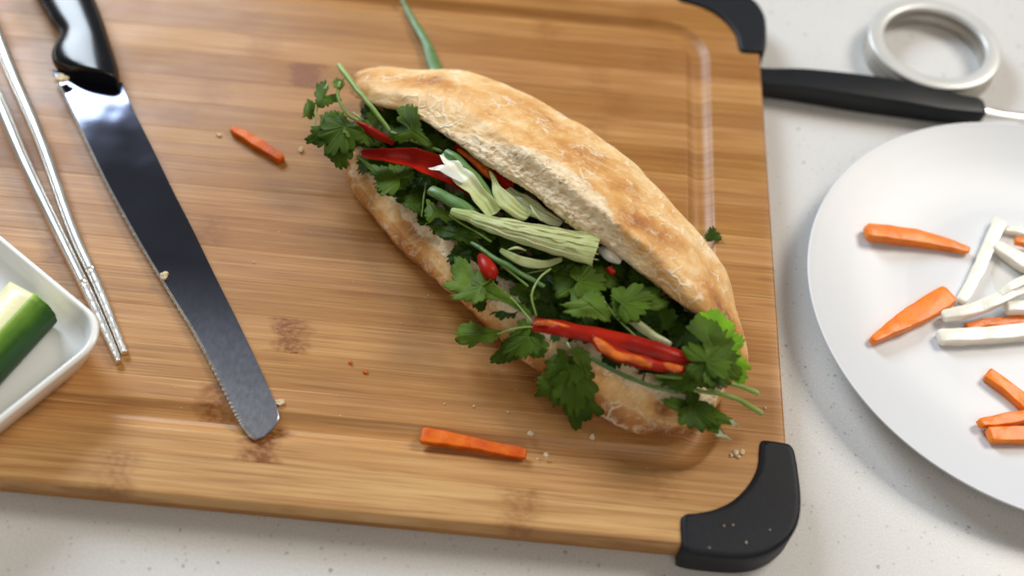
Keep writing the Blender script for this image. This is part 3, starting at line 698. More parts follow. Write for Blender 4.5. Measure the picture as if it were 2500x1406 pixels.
sprig('large dark toothed coriander leaf covering the right end of the chili', [
    (1752, 868, 4.6, [(1705, 765), (1724, 774), (1747, 778), (1758, 787), (1764, 800), (1780, 797), (1774, 814), (1797, 814), (1791, 828), (1803, 834), (1788, 848), (1811, 854), (1805, 862), (1820, 867), (1811, 879), (1803, 888), (1820, 905), (1812, 930), (1781, 930), (1769, 938), (1741, 956), (1707, 950), (1673, 911), (1673, 893), (1712, 871), (1707, 828), (1673, 800), (1690, 780)], 'leaf', -.3, -.5, .4), (1715, 890, 4.7, 1786, 822, 4.6, .75, 5, 0, 'leaf'), (1715, 900, 4.5, 1806, 900, 4.0, .75, 5, 0, 'leaf'), (1700, 915, 3.4, 1610, 930, 3.2, .7, 3, 0, 'leaf')],
    [([(1760, 960, 2.8), (1690, 930, 3.2), (1600, 915, 3.3)], .09, .08)])
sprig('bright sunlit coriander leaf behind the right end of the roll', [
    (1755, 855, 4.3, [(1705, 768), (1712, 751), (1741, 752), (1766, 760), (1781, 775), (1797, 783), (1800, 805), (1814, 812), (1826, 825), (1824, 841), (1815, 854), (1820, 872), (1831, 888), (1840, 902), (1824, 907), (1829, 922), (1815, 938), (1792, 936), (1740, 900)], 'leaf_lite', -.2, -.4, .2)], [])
sprig('coriander leaf with pale tips draped over the bottom right end of the roll', [
    (1695, 1003, 2.9, [(1608, 973), (1636, 963), (1678, 968), (1724, 971), (1749, 984), (1764, 1002), (1788, 1021), (1803, 1041), (1775, 1036), (1760, 1043), (1774, 1062), (1758, 1064), (1735, 1056), (1701, 1052), (1678, 1029), (1650, 1009), (1621, 992)], 'leaf', -.6, -.8, .3), (1670, 985, 3.3, 1768, 1035, 2.3, .6, 5, 0), (1762, 1060, 1.9, [(1740, 1052), (1756, 1044), (1768, 1058), (1784, 1072), (1764, 1068), (1750, 1066)], 'leaf_pale', 0, -.5, .05), (1788, 1034, 2.0, [(1776, 1022), (1790, 1024), (1804, 1041), (1788, 1040)], 'leaf_pale', 0, -.5, .05)],  # the two small end pieces are painted white glints on the tips
    [([(1862, 1010, 1.2), (1790, 970, 2.4), (1700, 952, 3.0), (1600, 930, 3.0)], .14, .07), ([(1852, 960, 2.0), (1800, 940, 2.6), (1740, 930, 2.9), (1640, 925, 3.2)], .13, .06), ([(1440, 872, 3.1), (1520, 915, 3.1), (1600, 945, 3.1), (1680, 960, 3.0)], .11, .09, 'scallion')])
sprig('bit of coriander lying behind the roll on the juice groove', [
    (1742, 590, .1, 1738, 552, .5, .8, 3, 0, 'leaf')], [], None)
sprig('curled thin coriander tendril in the dark gap above the orange strip', [
    (1340, 660, 4.3, 1370, 630, 4.3, .5, 3, 0, 'leaf')], [([(1345, 655, 4.4), (1312, 685, 4.5), (1298, 725, 4.4), (1310, 772, 4.0)], .055, .045), ([(1172, 605, 4.1), (1230, 650, 4.1), (1290, 700, 3.9)], .09, .06), ([(1345, 655, 4.2), (1300, 665, 4.1), (1270, 672, 4.0)], .04, .04)])
# packed filling of leaves (uncountable)
acc = ([], [], [], [])
fr = random.Random(3)
axis = [(900, 300, 2.4), (980, 350, 2.7), (1080, 430, 2.9), (1180, 520, 3.0), (1290, 610, 3.1), (1400, 690, 3.1), (1510, 760, 3.0), (1610, 830, 2.8), (1700, 880, 2.4)]
for i in range(290):
    t = i/289
    c = cat(axis, 170)[i] if False else None
    u = t*(len(axis)-1); a_ = min(int(u), len(axis)-2); f = u-a_
    px = lerp(axis[a_][0], axis[a_+1][0], f); py = lerp(axis[a_][1], axis[a_+1][1], f); z = lerp(axis[a_][2], axis[a_+1][2], f)
    spread = 128*math.sin(math.pi*(.12+.76*t)); s_ = fr.uniform(-1, 1)
    px += .60*s_*spread+fr.uniform(-12, 12); py -= .80*s_*spread*.9+fr.uniform(-12, 12)
    z += fr.uniform(-.8, .45)+.3*s_
    b = W(px, py, T+z); an = fr.uniform(0, 6.28); ln = fr.uniform(1.0, 1.7)
    tp = b+Vector((math.cos(an)*ln, math.sin(an)*ln, fr.uniform(-.5, .35)))
    leaf_mesh('x', b, tp, fr.uniform(.6, 1.0), i*13+5, None, lobes=fr.choice([3, 5]), tilt=fr.uniform(-45, 45), rings=5, ang=64, acc=acc)
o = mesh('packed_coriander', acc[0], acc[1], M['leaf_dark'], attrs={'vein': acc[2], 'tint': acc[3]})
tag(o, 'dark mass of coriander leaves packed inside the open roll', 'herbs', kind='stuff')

# ------------------------------------------------------------------ chili, onion and other filling
def thing_sweep(name, label, catg, pts, wid, thick, prof, mat, group=None, **k):
    P = PX(pts); off = P[0]
    e_ = sweep(name, [p-off for p in P], wid, thick, prof, M[mat] if isinstance(mat, str) else mat, None, **k)
    e_.location = off*S; fixn(e_); tag(e_, label, catg, group); return e_
CH = 'red chili slices in the sandwich'
thing_sweep('chili_slice', 'long halved red chili with its stem tip pointing left at the roll opening', 'chili slice',
    [(880, 378, 4.0), (905, 380, 4.1), (950, 384, 4.2), (1010, 392, 4.2), (1070, 415, 4.2), (1130, 448, 4.2), (1190, 500, 4.0)], [.20, .30, .42, .62, .66, .50, .20], [.16, .22, .26, .34, .34, .28, .14], 'trough', 'chili', CH, n=70, roll=[0, -8, -12, -12], wob=.06, seed=2)
thing_sweep('chili_slice', 'small red chili slice half hidden under coriander at the left end', 'chili slice',
    [(868, 296, 3.7), (910, 318, 3.9), (965, 348, 3.8)], [.16, .30, .22], [.12, .2, .14], 'ridge', 'chili', CH, n=40, wob=.04)
e = thing_sweep('chili_slice', 'dark red chili slice with orange inside tucked under the upper crust', 'chili slice',
    [(1110, 352, 4.1), (1160, 382, 4.4), (1205, 420, 4.5), (1250, 462, 4.3)], [.22, .44, .48, .25], [.16, .28, .28, .16], 'trough', 'chili', CH, n=50, roll=[-25, -30], wob=.05)
def sub(parent, name, pts, wid, thick, prof, mat, **k):
    off = Vector(parent.location)/S
    return fixn(sweep(name, [p-off for p in PX(pts)], wid, thick, prof, M[mat], parent, **k))
sub(e, 'flesh', [(1118, 366, 4.2), (1160, 394, 4.45), (1195, 425, 4.5), (1215, 445, 4.4)], [.12, .24, .24, .1], [.1, .16, .16, .08], 'round', 'chili_flesh', n=30, wob=.06)
e = thing_sweep('chili_slice', 'rounded red chili tip poking up between coriander leaves near the lower lip', 'chili slice',
    [(1172, 622, 3.9), (1184, 642, 4.1), (1196, 664, 4.1), (1204, 682, 3.9)], [.16, .36, .42, .24], [.14, .28, .32, .18], 'round', 'chili', CH, n=26)
e = thing_sweep('chili_slice', 'long straight red chili strip across the lower right of the roll', 'chili slice',
    [(1302, 790, 4.1), (1360, 797, 4.3), (1450, 815, 4.45), (1550, 838, 4.4), (1640, 864, 4.2), (1712, 882, 3.9)], [.42, .44, .46, .50, .46, .20], [.10, .11, .12, .13, .13, .08], 'ridge', 'chili', CH, n=80, roll=[0, -6], wob=.06, seed=4)
sub(e, 'flesh', [(1308, 784, 4.30), (1345, 787, 4.40), (1392, 796, 4.44)], [.16, .20, .08], [.05, .05, .04], 'ridge', 'chili_flesh', n=24, wob=.1)
e = thing_sweep('chili_slice', 'shorter red chili slice with orange flesh lying against the long straight strip', 'chili slice',
    [(1446, 818, 4.55), (1478, 846, 4.6), (1530, 868, 4.55), (1600, 888, 4.4), (1672, 900, 4.1)], [.18, .40, .38, .36, .20], [.08, .14, .14, .13, .08], 'ridge', 'chili', CH, n=60, wob=.08, seed=14)
sub(e, 'flesh', [(1452, 822, 4.66), (1478, 848, 4.76), (1530, 871, 4.70), (1596, 891, 4.52)], [.14, .30, .27, .20], [.05, .07, .07, .05], 'ridge', 'chili_flesh', n=40, wob=.14, seed=9)
sub(e, 'flesh', [(1622, 888, 4.45), (1645, 894, 4.40), (1664, 897, 4.28)], [.14, .22, .12], [.05, .06, .05], 'ridge', 'chili_flesh', n=20, wob=.12)
thing_sweep('chili_slice', 'tiny sliver of red chili beside the white onion end under the crust', 'chili slice', [(1485, 655, 4.5), (1498, 668, 4.6)], [.2, .16], [.15, .12], 'round', 'chili', CH, n=12)
ON = 'spring onion pieces in the sandwich'
wst = thing_sweep('onion_stalk', 'white ended onion stalk crossing the long red chili', 'spring onion',
    [(1078, 376, 4.70), (1098, 398, 4.85), (1125, 432, 4.9), (1165, 468, 4.9), (1208, 520, 4.7)], [.10, .34, .50, .44, .46], [.05, .09, .12, .12, .12], 'trough', 'white_stalk', ON, n=60, wob=.12, roll=[0, -15], seed=3, ridges=3, ridge_amp=.02, taper=False)
fixn(sweep('torn_flap', [p-Vector(wst.location)/S for p in PX([(1044, 409, 4.9), (1070, 409, 5.0), (1096, 418, 5.05), (1132, 448, 5.0)])], [.05, .22, .30, .12], [.03, .05, .06, .04], 'flat', M['onion_white'], wst, n=30, wob=.1, seed=8))
thing_sweep('onion_stalk', 'green onion stalk lying alongside the white ended one under the crust', 'spring onion',
    [(1088, 368, 4.7), (1120, 392, 4.85), (1165, 438, 4.85), (1205, 492, 4.7)], [.28, .36, .34, .25], [.14, .18, .18, .14], 'ridge', 'scallion', ON, n=50, wob=.05)
slab = thing_sweep('onion_stalk', 'wide split onion stalk with ridged fibres and a square cut right end', 'spring onion',
    [(1104, 514, 4.6), (1150, 525, 4.75), (1210, 546, 4.95), (1270, 562, 5.1), (1340, 578, 5.2), (1400, 592, 5.25), (1458, 606, 5.3)], [.20, .42, .56, .66, .84, .93, .98], [.10, .14, .16, .2, .22, .22, .22], 'ridge', 'green_stalk', ON, n=110, ridges=5, ridge_amp=.012, wob=.10, seed=5, taper=False)
for k_, (f0, f1, w0) in enumerate(((-.75, -.78, .06), (-.35, -.45, .07), (.1, -.08, .09), (.45, .35, .06), (.8, .75, .07))):
    base = [(1150, 525, 4.75), (1230, 552, 5.0), (1320, 574, 5.2), (1400, 592, 5.25), (1462, 607, 5.3)]; hw = [14, 21, 30, 36, 39]
    pts = [(a+9*lerp(f0, f1, q/4)*-.2*1, b+hw[q]*lerp(f0, f1, q/4), c+.20*(1-abs(lerp(f0, f1, q/4))**2)+.02) for q, (a, b, c) in enumerate(base)]
    sub(slab, 'fibre', pts[(k_ % 2):], [.02, w0*.55, w0*.45, .02], [.02, .03, .03, .02], 'round', 'pale_fibre', n=40, wob=.08, seed=k_)
thing_sweep('onion_stalk', 'torn light green onion shred standing behind the split stalk', 'spring onion',
    [(1196, 418, 4.9), (1212, 455, 4.9), (1240, 495, 4.9), (1290, 530, 4.7)], [.04, .24, .52, .34], [.04, .07, .10, .08], 'flat', 'green_stalk', ON, n=50, wob=.10, seed=6, ridges=3, ridge_amp=.03)
thing_sweep('onion_stalk', 'translucent pale onion piece between the shred and the crust', 'spring onion',
    [(1238, 462, 4.5), (1275, 488, 4.6), (1320, 520, 4.6), (1370, 548, 4.5)], [.24, .46, .50, .22], [.06, .09, .09, .06], 'flat', 'pale_stalk', ON, n=50, wob=.10, seed=7, ridges=3, ridge_amp=.03)
thing_sweep('onion_stalk', 'dark green cut onion tube in front of the long red chili', 'spring onion',
    [(1050, 462, 4.3), (1085, 482, 4.4), (1125, 502, 4.45), (1165, 530, 4.3)], [.30, .36, .36, .30], [.22, .26, .26, .2], 'round', 'scallion', ON, n=40, wob=.04)
thing_sweep('onion_stalk', 'curved pale onion strip tucked below the wide split stalk', 'spring onion',
    [(1222, 610, 4.4), (1265, 630, 4.5), (1315, 642, 4.5), (1372, 632, 4.4)], [.12, .30, .30, .14], [.1, .16, .16, .1], 'ridge', 'green_stalk', ON, n=50, wob=.05, seed=12, ridges=2, ridge_amp=.02, roll=[20, 10])
thing_sweep('onion_stalk', 'thin green onion strip running under the pale curved strip', 'spring onion',
    [(1150, 590, 3.9), (1200, 625, 4.15), (1260, 660, 4.15), (1330, 700, 3.9)], [.10, .16, .16, .12], [.1, .12, .12, .1], 'round', 'scallion', ON, n=40, wob=.05)
thing_sweep('onion_stalk', 'glossy white onion end against the upper crust', 'spring onion',
    [(1468, 605, 4.4), (1492, 622, 4.6), (1516, 640, 4.4)], [.24, .40, .24], [.2, .3, .2], 'round', 'onion_white', ON, n=20, wob=.08)
thing_sweep('onion_stalk', 'pale onion strip above the right part of the thick chili strip', 'spring onion',
    [(1530, 770, 3.9), (1580, 805, 4.1), (1640, 842, 4.0)], [.18, .30, .16], [.1, .14, .1], 'ridge', 'pale_stalk', ON, n=30, wob=.06)
for i, (p, lbl) in enumerate((([(1240, 610, 4.95), (1262, 605, 4.9), (1285, 612, 4.8)], 0), ([(1295, 500, 5.0), (1305, 520, 5.0), (1322, 540, 4.9)], 1))):
    thing_sweep('onion_shred', ['tiny pale onion fibre curling below the split stalk', 'tiny pale onion fibre curling above the split stalk'][i], 'onion shred', p, [.03, .08, .03], [.03, .05, .03], 'round', 'green_stalk', n=16)
thing_sweep('onion_leaf', 'long thin green onion leaf lying on the board behind the roll', 'spring onion',
    [(978, -6, .15), (1008, 50, .3), (1040, 105, .4), (1062, 165, .3), (1085, 215, .2)], [.12, .22, .30, .42, .4], [.08, .12, .14, .16, .14], 'round', 'scallion', n=50, wob=.04)

# ------------------------------------------------------------------ carrot sticks
def stick(label, pts, wid, th, mat, group, z0, name='carrot_stick', catg='carrot stick', seed=0):
    P = [W(a, b, z0+(c if len(r_) > 2 else 0)) for r_ in pts for a, b, c in [(r_[0], r_[1], r_[2] if len(r_) > 2 else 0)]]
    off = P[0].copy()
    o = sweep(name, [p-off for p in P], wid, th, 'box', M[mat], None, n=36, wob=.05, seed=seed)
    o.location = off*S; fixn(o); tag(o, label, catg, group); return o
CB = 'carrot sticks dropped on the board'
stick('short red orange carrot stick on the board between knife and roll', [(566, 316), (600, 335), (645, 362), (690, 392)], [.20, .27, .30, .24], [.20, .24, .24, .2], 'carrot_red', CB, T+.22, seed=1)
stick('long orange carrot stick on the board in front of the roll', [(1026, 1064), (1100, 1074), (1190, 1092), (1286, 1110)], [.40, .36, .30, .27], [.22, .22, .2, .17], 'carrot_red', CB, T+.2, seed=2)
# ------------------------------------------------------------------ white dinner plate
PC = Vector((29.68, 38.36, 0))
plate = empty('dinner_plate', PC); tag(plate, 'round white dinner plate with pickled carrot and daikon on the counter', 'plate')
prof = [(0, .62), (6.5, .62), (8.0, .66), (9.3, .80), (10.6, 1.06), (11.9, 1.42), (12.9, 1.74), (13.25, 1.86), (13.40, 1.91), (13.47, 1.88), (13.46, 1.80), (13.30, 1.70), (12.4, 1.34), (11.2, .98), (9.8, .62), (8.6, .36), (8.2, .05), (7.8, .0), (7.6, .2), (0, .25)]
lathe('plate_body', [(p[0], p[1]) for p in cat(prof, 90)], M['white'], plate, 160)
PZ = .62
CP = 'carrot sticks on the white plate'; DP = 'daikon sticks on the white plate'
def pz(px, py, h):
    q = W(px, py, 1.0); r_ = math.hypot(q.x-PC.x, q.y-PC.y)
    zz = .62 if r_ < 8 else lerp(.66, 1.86, min(1, (r_-8)/5.3))**1
    return zz-0.0+h
def pst(label, pts, wid, th, mat, group, lift=0, **k):
    q = [(a, b, pz(a, b, th[0]+lift+(c[0] if c else 0))) for a, b, *c in pts]
    return stick(label, q, wid, th, mat, group, 0, **k)
pst('orange carrot stick on the plate nearest its far left rim', [(2114, 566), (2180, 574), (2270, 588), (2366, 612)], [.46, .50, .44, .20], [.3, .3, .28, .14], 'carrot', CP, seed=3)
pst('orange wedge of carrot pointing down left on the plate', [(2128, 832), (2180, 802), (2250, 762), (2318, 720)], [.20, .42, .62, .60], [.2, .3, .32, .3], 'carrot', CP, seed=4)
pst('orange carrot stick on the plate running off the frame above the lowest pair', [(2408, 912), (2460, 950), (2520, 1000)], [.34, .40, .40], [.25, .25, .25], 'carrot', CP, seed=5)
pst('upper carrot stick of the touching pair at the lower right of the plate', [(2390, 1034), (2450, 1026), (2530, 1012)], [.22, .32, .34], [.2, .25, .25], 'carrot', CP, .12, seed=6)
pst('lower carrot stick of the touching pair at the lower right of the plate', [(2412, 1062), (2460, 1062), (2540, 1060)], [.36, .42, .42], [.25, .25, .25], 'carrot', CP, seed=7)
pst('red orange carrot sliver under the white daikon sticks', [(2358, 798), (2420, 788), (2530, 780)], [.18, .26, .28], [.15, .18, .18], 'carrot', CP, seed=8)
pst('orange bit of carrot at the right picture edge among the daikon', [(2478, 588), (2540, 600)], [.2, .3], [.2, .2], 'carrot', CP, .35, seed=9)
DK = dict(name='daikon_stick', catg='daikon stick')
pst('upright daikon stick beside the farthest carrot stick', [(2442, 538, .15), (2410, 610, .05), (2378, 680, 0), (2345, 738, 0)], [.40, .36, .34, .30], [.2, .2, .2, .2], 'daikon', DP, seed=11, **DK)
pst('bent daikon stick touching the right end of the carrot wedge', [(2300, 772, .1), (2370, 758, .3), (2440, 730, .4), (2530, 690, .4)], [.28, .34, .36, .34], [.24, .26, .26, .26], 'daikon', DP, .1, seed=12, **DK)
pst('thick white daikon stick lying lowest of the daikon pile', [(2290, 824), (2370, 822), (2450, 816), (2540, 806)], [.40, .42, .46, .48], [.3, .32, .32, .32], 'daikon', DP, seed=13, **DK)
pst('wide daikon stick at the right picture edge below the far carrot tip', [(2428, 600), (2470, 625), (2540, 668)], [.3, .46, .5], [.25, .28, .28], 'daikon', DP, .1, seed=14, **DK)
pst('thin daikon stick behind the bent one at the picture edge', [(2440, 722, .4), (2480, 695, .5), (2540, 668, .5)], [.16, .26, .26], [.15, .2, .2], 'daikon', DP, .3, seed=15, **DK)
pst('short pale daikon piece between the bent and the thick stick', [(2455, 752, .2), (2540, 752, .2)], [.3, .4], [.25, .3], 'daikon', DP, .1, seed=16, **DK)
pst('pale daikon stick at the right picture edge under the orange carrot bit', [(2450, 560, 0), (2540, 575, 0)], [.2, .3], [.2, .2], 'daikon', DP, .0, seed=17, **DK)
# thin puddle of pickling liquid pooled in the middle of the plate
lq = NT('pickling_liquid'); lq.set(Base_Color=(.72, .56, .30), Roughness=.08, Alpha=.12)
V = [Vector((0, 0, .03))]; F = []; pr = Vector((34.5, 37.5, .63))
for k_ in (1, 2):
    for i in range(72):
        a = 2*math.pi*i/72; q = (6.1+.5*math.sin(a*3)+.4*math.sin(a*5+1))*(.93 if k_ == 1 else 1.0)
        x, y = q*math.cos(a), q*math.sin(a); V.append(Vector((x, y, .03 if k_ == 1 else .0)))
for i in range(72):
    j = (i+1) % 72; F.append((0, 1+i, 1+j)); F.append((1+i, 73+i, 73+j, 1+j))
pd = mesh('liquid_puddle', V, F, lq.m); pd.location = Vector((33.6, 38.2, .635))*S
tag(pd, 'thin yellowish puddle of pickling liquid in the middle of the plate', 'liquid')
# ------------------------------------------------------------------ jar ring
rc = W(2278, 109, 1.5); rc = Vector((26.47, 59.2, 0))
jr = empty('jar_ring', rc); tag(jr, 'pale metal screw ring of a jar lying beside the small knife', 'jar ring')
rp = [(3.33, 1.40), (3.36, 1.48), (3.45, 1.54), (3.6, 1.565), (4.1, 1.565), (4.25, 1.54), (4.34, 1.48), (4.37, 1.38), (4.37, 1.28), (4.30, 1.18), (4.22, 1.12), (4.22, .75), (4.30, .68), (4.30, .58), (4.22, .5), (4.22, .22), (4.32, .14), (4.32, .04), (4.22, .0), (3.55, .0), (3.47, .06), (3.47, .48), (3.60, .58), (3.60, .80), (3.47, .90), (3.47, 1.12), (3.35, 1.22)]
lathe('band', rp[6:], M['ring_side'], jr, 120)
lathe('rim', [rp[-1]]+rp[:7], M['ring'], jr, 120)
# ------------------------------------------------------------------ small knife on the counter
kz = .85
K0 = W(1868, 204, kz)
pk = empty('paring_knife', K0); tag(pk, 'small knife with black handle lying on the counter between board and jar ring', 'knife')
kp = [W(a, b, kz)-K0 for a, b in ((1800, 196), (1870, 203), (1960, 210), (2080, 226), (2200, 243), (2300, 262), (2400, 272))]
fixn(sweep('handle', kp, [.72, .74, .90, 1.02, 1.02, .84, .66], [.62, .66, .74, .78, .76, .66, .52], 'box', M['handle2'], pk, n=60))
kb = [W(a, b, kz)-K0 for a, b in ((2395, 272), (2440, 280), (2520, 288), (2600, 296))]
fixn(sweep('bolster', kb[:3], [.44, .36, .42], [.3, .2, .16], 'round', M['steel'], pk, n=24))
fixn(sweep('blade', [kb[2], kb[3], kb[3]+Vector((6, .2, -.3))], [.7, .9, .2], [.09, .08, .04], 'round', M['steel'], pk, n=24))
# ------------------------------------------------------------------ bread knife
bk = empty('bread_knife', W(210, 200, T+1.0)); tag(bk, 'serrated bread knife with black handle and dark mirror blade on the board', 'knife')
bo = Vector(bk.location)/S
EL = [(122, 172), (150, 225), (200, 330), (262, 458), (330, 582), (400, 698), (470, 812), (530, 925), (575, 1015), (604, 1060), (622, 1074)]
ER = [(300, 205), (322, 262), (372, 362), (424, 470), (470, 560), (528, 680), (578, 780), (622, 872), (662, 960), (680, 1008), (676, 1034), (645, 1066)]
def hz(t): return .55*(1-t)**1.2+.14
nst = 900
EL2 = cat(EL, nst); ER2 = cat(ER, nst)
V = []; F = []; mi = []
tot = 84
for i in range(nst):
    t = i/(nst-1); z = T+hz(t)
    l_ = W(*EL2[i], z); r_ = W(*ER2[i], z); d = (r_-l_); wd = d.length; d.normalize()
    sc = .09*(1-abs(math.sin(math.pi*tot*t))) if t < .985 else 0
    end = min(1, (1-t)/.03)**.5 if t > .97 else 1
    mid = (l_+r_)/2
    l2 = mid+(l_-mid)*1.0; r2 = mid+(r_-mid)*1.0
    l3 = l2+d*min(.20, wd*.2)
    l2 = l2-d*sc*.55+d*.02
    thk = .09
    tw = Vector((0, 0, 1))
    sec = [(l2, 0.0), (l3, thk), (l3+d*.04, thk), (r2-d*.05, thk), (r2, thk*.75), (r2, -thk*.75), (r2-d*.05, -thk), (l3, -thk)]
    for p, h in sec: V.append(p+tw*h-bo)
m = 8
for i in range(nst-1):
    for j in range(m):
        q = (j+1) % m; F.append((i*m+j, i*m+q, (i+1)*m+q, (i+1)*m+j)); mi.append(1 if j in (0, 7) else 0)
F.append(tuple(reversed(range(m)))); F.append(tuple(range((nst-1)*m, nst*m))); mi += [0, 0]
def m_blade():
    t = NT('mirror_blade_steel'); v = t.coord(); n1 = t.noise(v, 22, 2, .4); n2 = t.noise(t.coord((420, 260, 120), rot=(0, 0, R(28))), 1, 6, .75)
    along = t.n('SeparateXYZ'); t.l(t.coord(), along.inputs[0])
    # starchy smears dry near the tip (y below the heel)
    k = t.ramp(t.math('MULTIPLY', along.outputs[1], -4.5), [(.55, (0, 0, 0)), (.98, (1, 1, 1))])
    sm = t.math('MULTIPLY', k, t.ramp(n2, [(.35, (.80, .80, .80)), (.62, (1, 1, 1))]))
    t.set(Base_Color=t.mix(t.math('MULTIPLY', sm, .6), (.14, .155, .215), (.36, .355, .36)), Metallic=t.math('SUBTRACT', 1.0, t.math('MULTIPLY', sm, .55)),
          Roughness=t.math('ADD', t.ramp(n1, [(.4, (.05,)*3), (.7, (.08,)*3)]), t.math('MULTIPLY', sm, .28)))
    t.bump(n1, .0022, .28); return t.m
M['blade'] = m_blade(); M['edge_steel'] = m_steel('ground_edge_steel', (.72, .70, .66), .28, .42, 200)
bl = fixn(mesh('blade', V, F, [M['blade'], M['edge_steel']], bk, mi=mi))
bl.data.polygons.foreach_set('use_smooth', [False]*len(bl.data.polygons))
# handle, with finger swell over the heel of the blade
HL = [(60, -60), (90, 0), (122, 58), (146, 96), (130, 128), (128, 150), (140, 168), (175, 186)]
HR = [(205, -60), (232, 0), (256, 62), (272, 112), (284, 150), (290, 175), (292, 196), (290, 208)]
HLc = cat(HL, 60); HRc = cat(HR, 60); V = []; m = 28
for i in range(60):
    t = i/59; z = T+.95
    l_ = W(*HLc[i], z); r_ = W(*HRc[i], z); c = (l_+r_)/2; hv = (r_-l_)/2
    hh = lerp(1.0, .95, t); e = min(i, 59-i); kk = [.70, .9, .98, 1][min(e, 3)]
    if i < 3: kk = 1
    for j in range(m):
        a = 2*math.pi*j/m; ca, sa = math.cos(a), math.sin(a)
        x = math.copysign(abs(ca)**.75, ca); y = math.copysign(abs(sa)**.85, sa)
        V.append(c+hv*x*kk+Vector((0, 0, 1))*(y*hh*kk+(0 if i < 56 else 0))-bo)
F = []
for i in range(59):
    for j in range(m):
        q = (j+1) % m; F.append((i*m+j, i*m+q, (i+1)*m+q, (i+1)*m+j))
F.append(tuple(reversed(range(m)))); F.append(tuple(range(59*m, 60*m)))
fixn(mesh('handle', V, F, M['handle'], bk))
# ------------------------------------------------------------------ steel chopsticks
def chop(label, pts):
    P = [W(a, b, T+c) for a, b, c in pts]; off = P[0].copy()
    e = empty('chopstick', off); tag(e, label, 'chopstick', 'pair of steel chopsticks')
    Q = [Vector(q) for q in cat([p-off for p in P], 60)]
    n1 = 44
    rad = [lerp(.43, .235, i/59) for i in range(60)]
    fixn(sweep('shaft', Q[:n1+1], [rad[0], rad[n1]], [rad[0], rad[n1]], 'round', M['steel'], e, n=60, taper=False))
    def rm(t): return 1-.035*(abs(math.sin(t*math.pi*8))**6)
    fixn(sweep('grooved_tip', Q[n1:], [rad[n1], .19], [rad[n1], .19], 'round', M['steel'], e, n=160, taper=True, rmod=rm))
    return e
chop('steel chopstick nearest the bread knife', [(-60, -50, 1.3), (20, 159, 1.0), (100, 346, .75), (177, 560, .5), (241, 702, .35), (305, 862, .2)])
chop('steel chopstick farther from the bread knife', [(-80, 95, 1.3), (0, 259, 1.05), (60, 398, .85), (137, 557, .6), (230, 749, .36), (290, 884, .2)])
# ------------------------------------------------------------------ white square dish with cucumber
th = R(-35.2); ux = Vector((math.cos(th), math.sin(th), 0)); uy = Vector((-math.sin(th), math.cos(th), 0))
rimz = 2.6
# right corner of the square is where the two rim edges meet
p1, p2 = W(60, 626, T+rimz), W(172, 720, T+rimz); q1, q2 = W(20, 1008, T+rimz), W(165, 892, T+rimz)
def isect(a, b, c, d):
    r_ = b-a; s_ = d-c; k = ((c-a).x*s_.y-(c-a).y*s_.x)/(r_.x*s_.y-r_.y*s_.x); return a+r_*k
cor = isect(p1, p2, q1, q2)
hs = 7.5
dc = cor-ux*hs-uy*0
# corner at +ux side, where edges run along ux (upper edge) and -uy (lower edge)
dc = cor-ux*hs-uy*hs
dish = empty('square_dish', (dc.x, dc.y, T)); tag(dish, 'white rounded square dish holding cucumber at the left picture edge', 'dish')
def dl(h, z, r_):
    return [Vector((0, 0, z))+ux*x+uy*y for x, y in rrect(-h, h, -h, h, r_, 10)]
loops = [dl(3.0, 1.2, .8), dl(5.6, 1.2, 1.4), dl(6.2, 1.24, 1.6), dl(6.6, 1.38, 1.7), dl(6.95, 1.7, 1.75), dl(7.25, 2.45, 1.8), dl(7.32, 2.58, 1.82), dl(7.42, 2.63, 1.84), dl(7.54, 2.60, 1.86), dl(7.60, 2.50, 1.88), dl(7.55, 2.35, 1.86), dl(7.3, 1.7, 1.8), dl(6.85, .7, 1.75), dl(6.5, .25, 1.65), dl(6.0, .02, 1.5), dl(5.4, .02, 1.4), dl(5.2, .15, 1.3), dl(3, .2, .8)]
fixn(stack('dish_body', loops, M['melamine'], dish))
cz = T+1.22
C0 = W(95, 748, cz+1.3)
ck = empty('cucumber_piece', C0); tag(ck, 'thick cucumber baton with dark green skin lying in the square dish', 'cucumber')
cdir = (W(-60, 915, cz+1.3)-W(95, 748, cz+1.3)); cdir.normalize(); csd = cdir.cross(Vector((0, 0, 1))).normalized()
def cuke_part(name, fn, mat):
    V = []; F = []; n = 30; sec0 = fn(0); m = len(sec0); ac = []
    for i in range(n):
        t = i/(n-1); sec = fn(t)
        for (a, b, q) in sec:
            p = cdir*(t*11+.06*nz((a*2, b*2, t*9), 1.0, 2)*0)+csd*a+Vector((0, 0, 1))*b
            if i == 0: p -= cdir*(.22*nz((a*1.5, b*1.5, 1), 1.0, 3))
            V.append(p); ac.append(q)
    for i in range(n-1):
        for j in range(m):
            q = (j+1) % m; F.append((i*m+j, i*m+q, (i+1)*m+q, (i+1)*m+j))
    F.append(tuple(reversed(range(m)))); F.append(tuple(range((n-1)*m, n*m)))
    return fixn(mesh(name, V, F, mat, ck, attrs={'across': ac}))
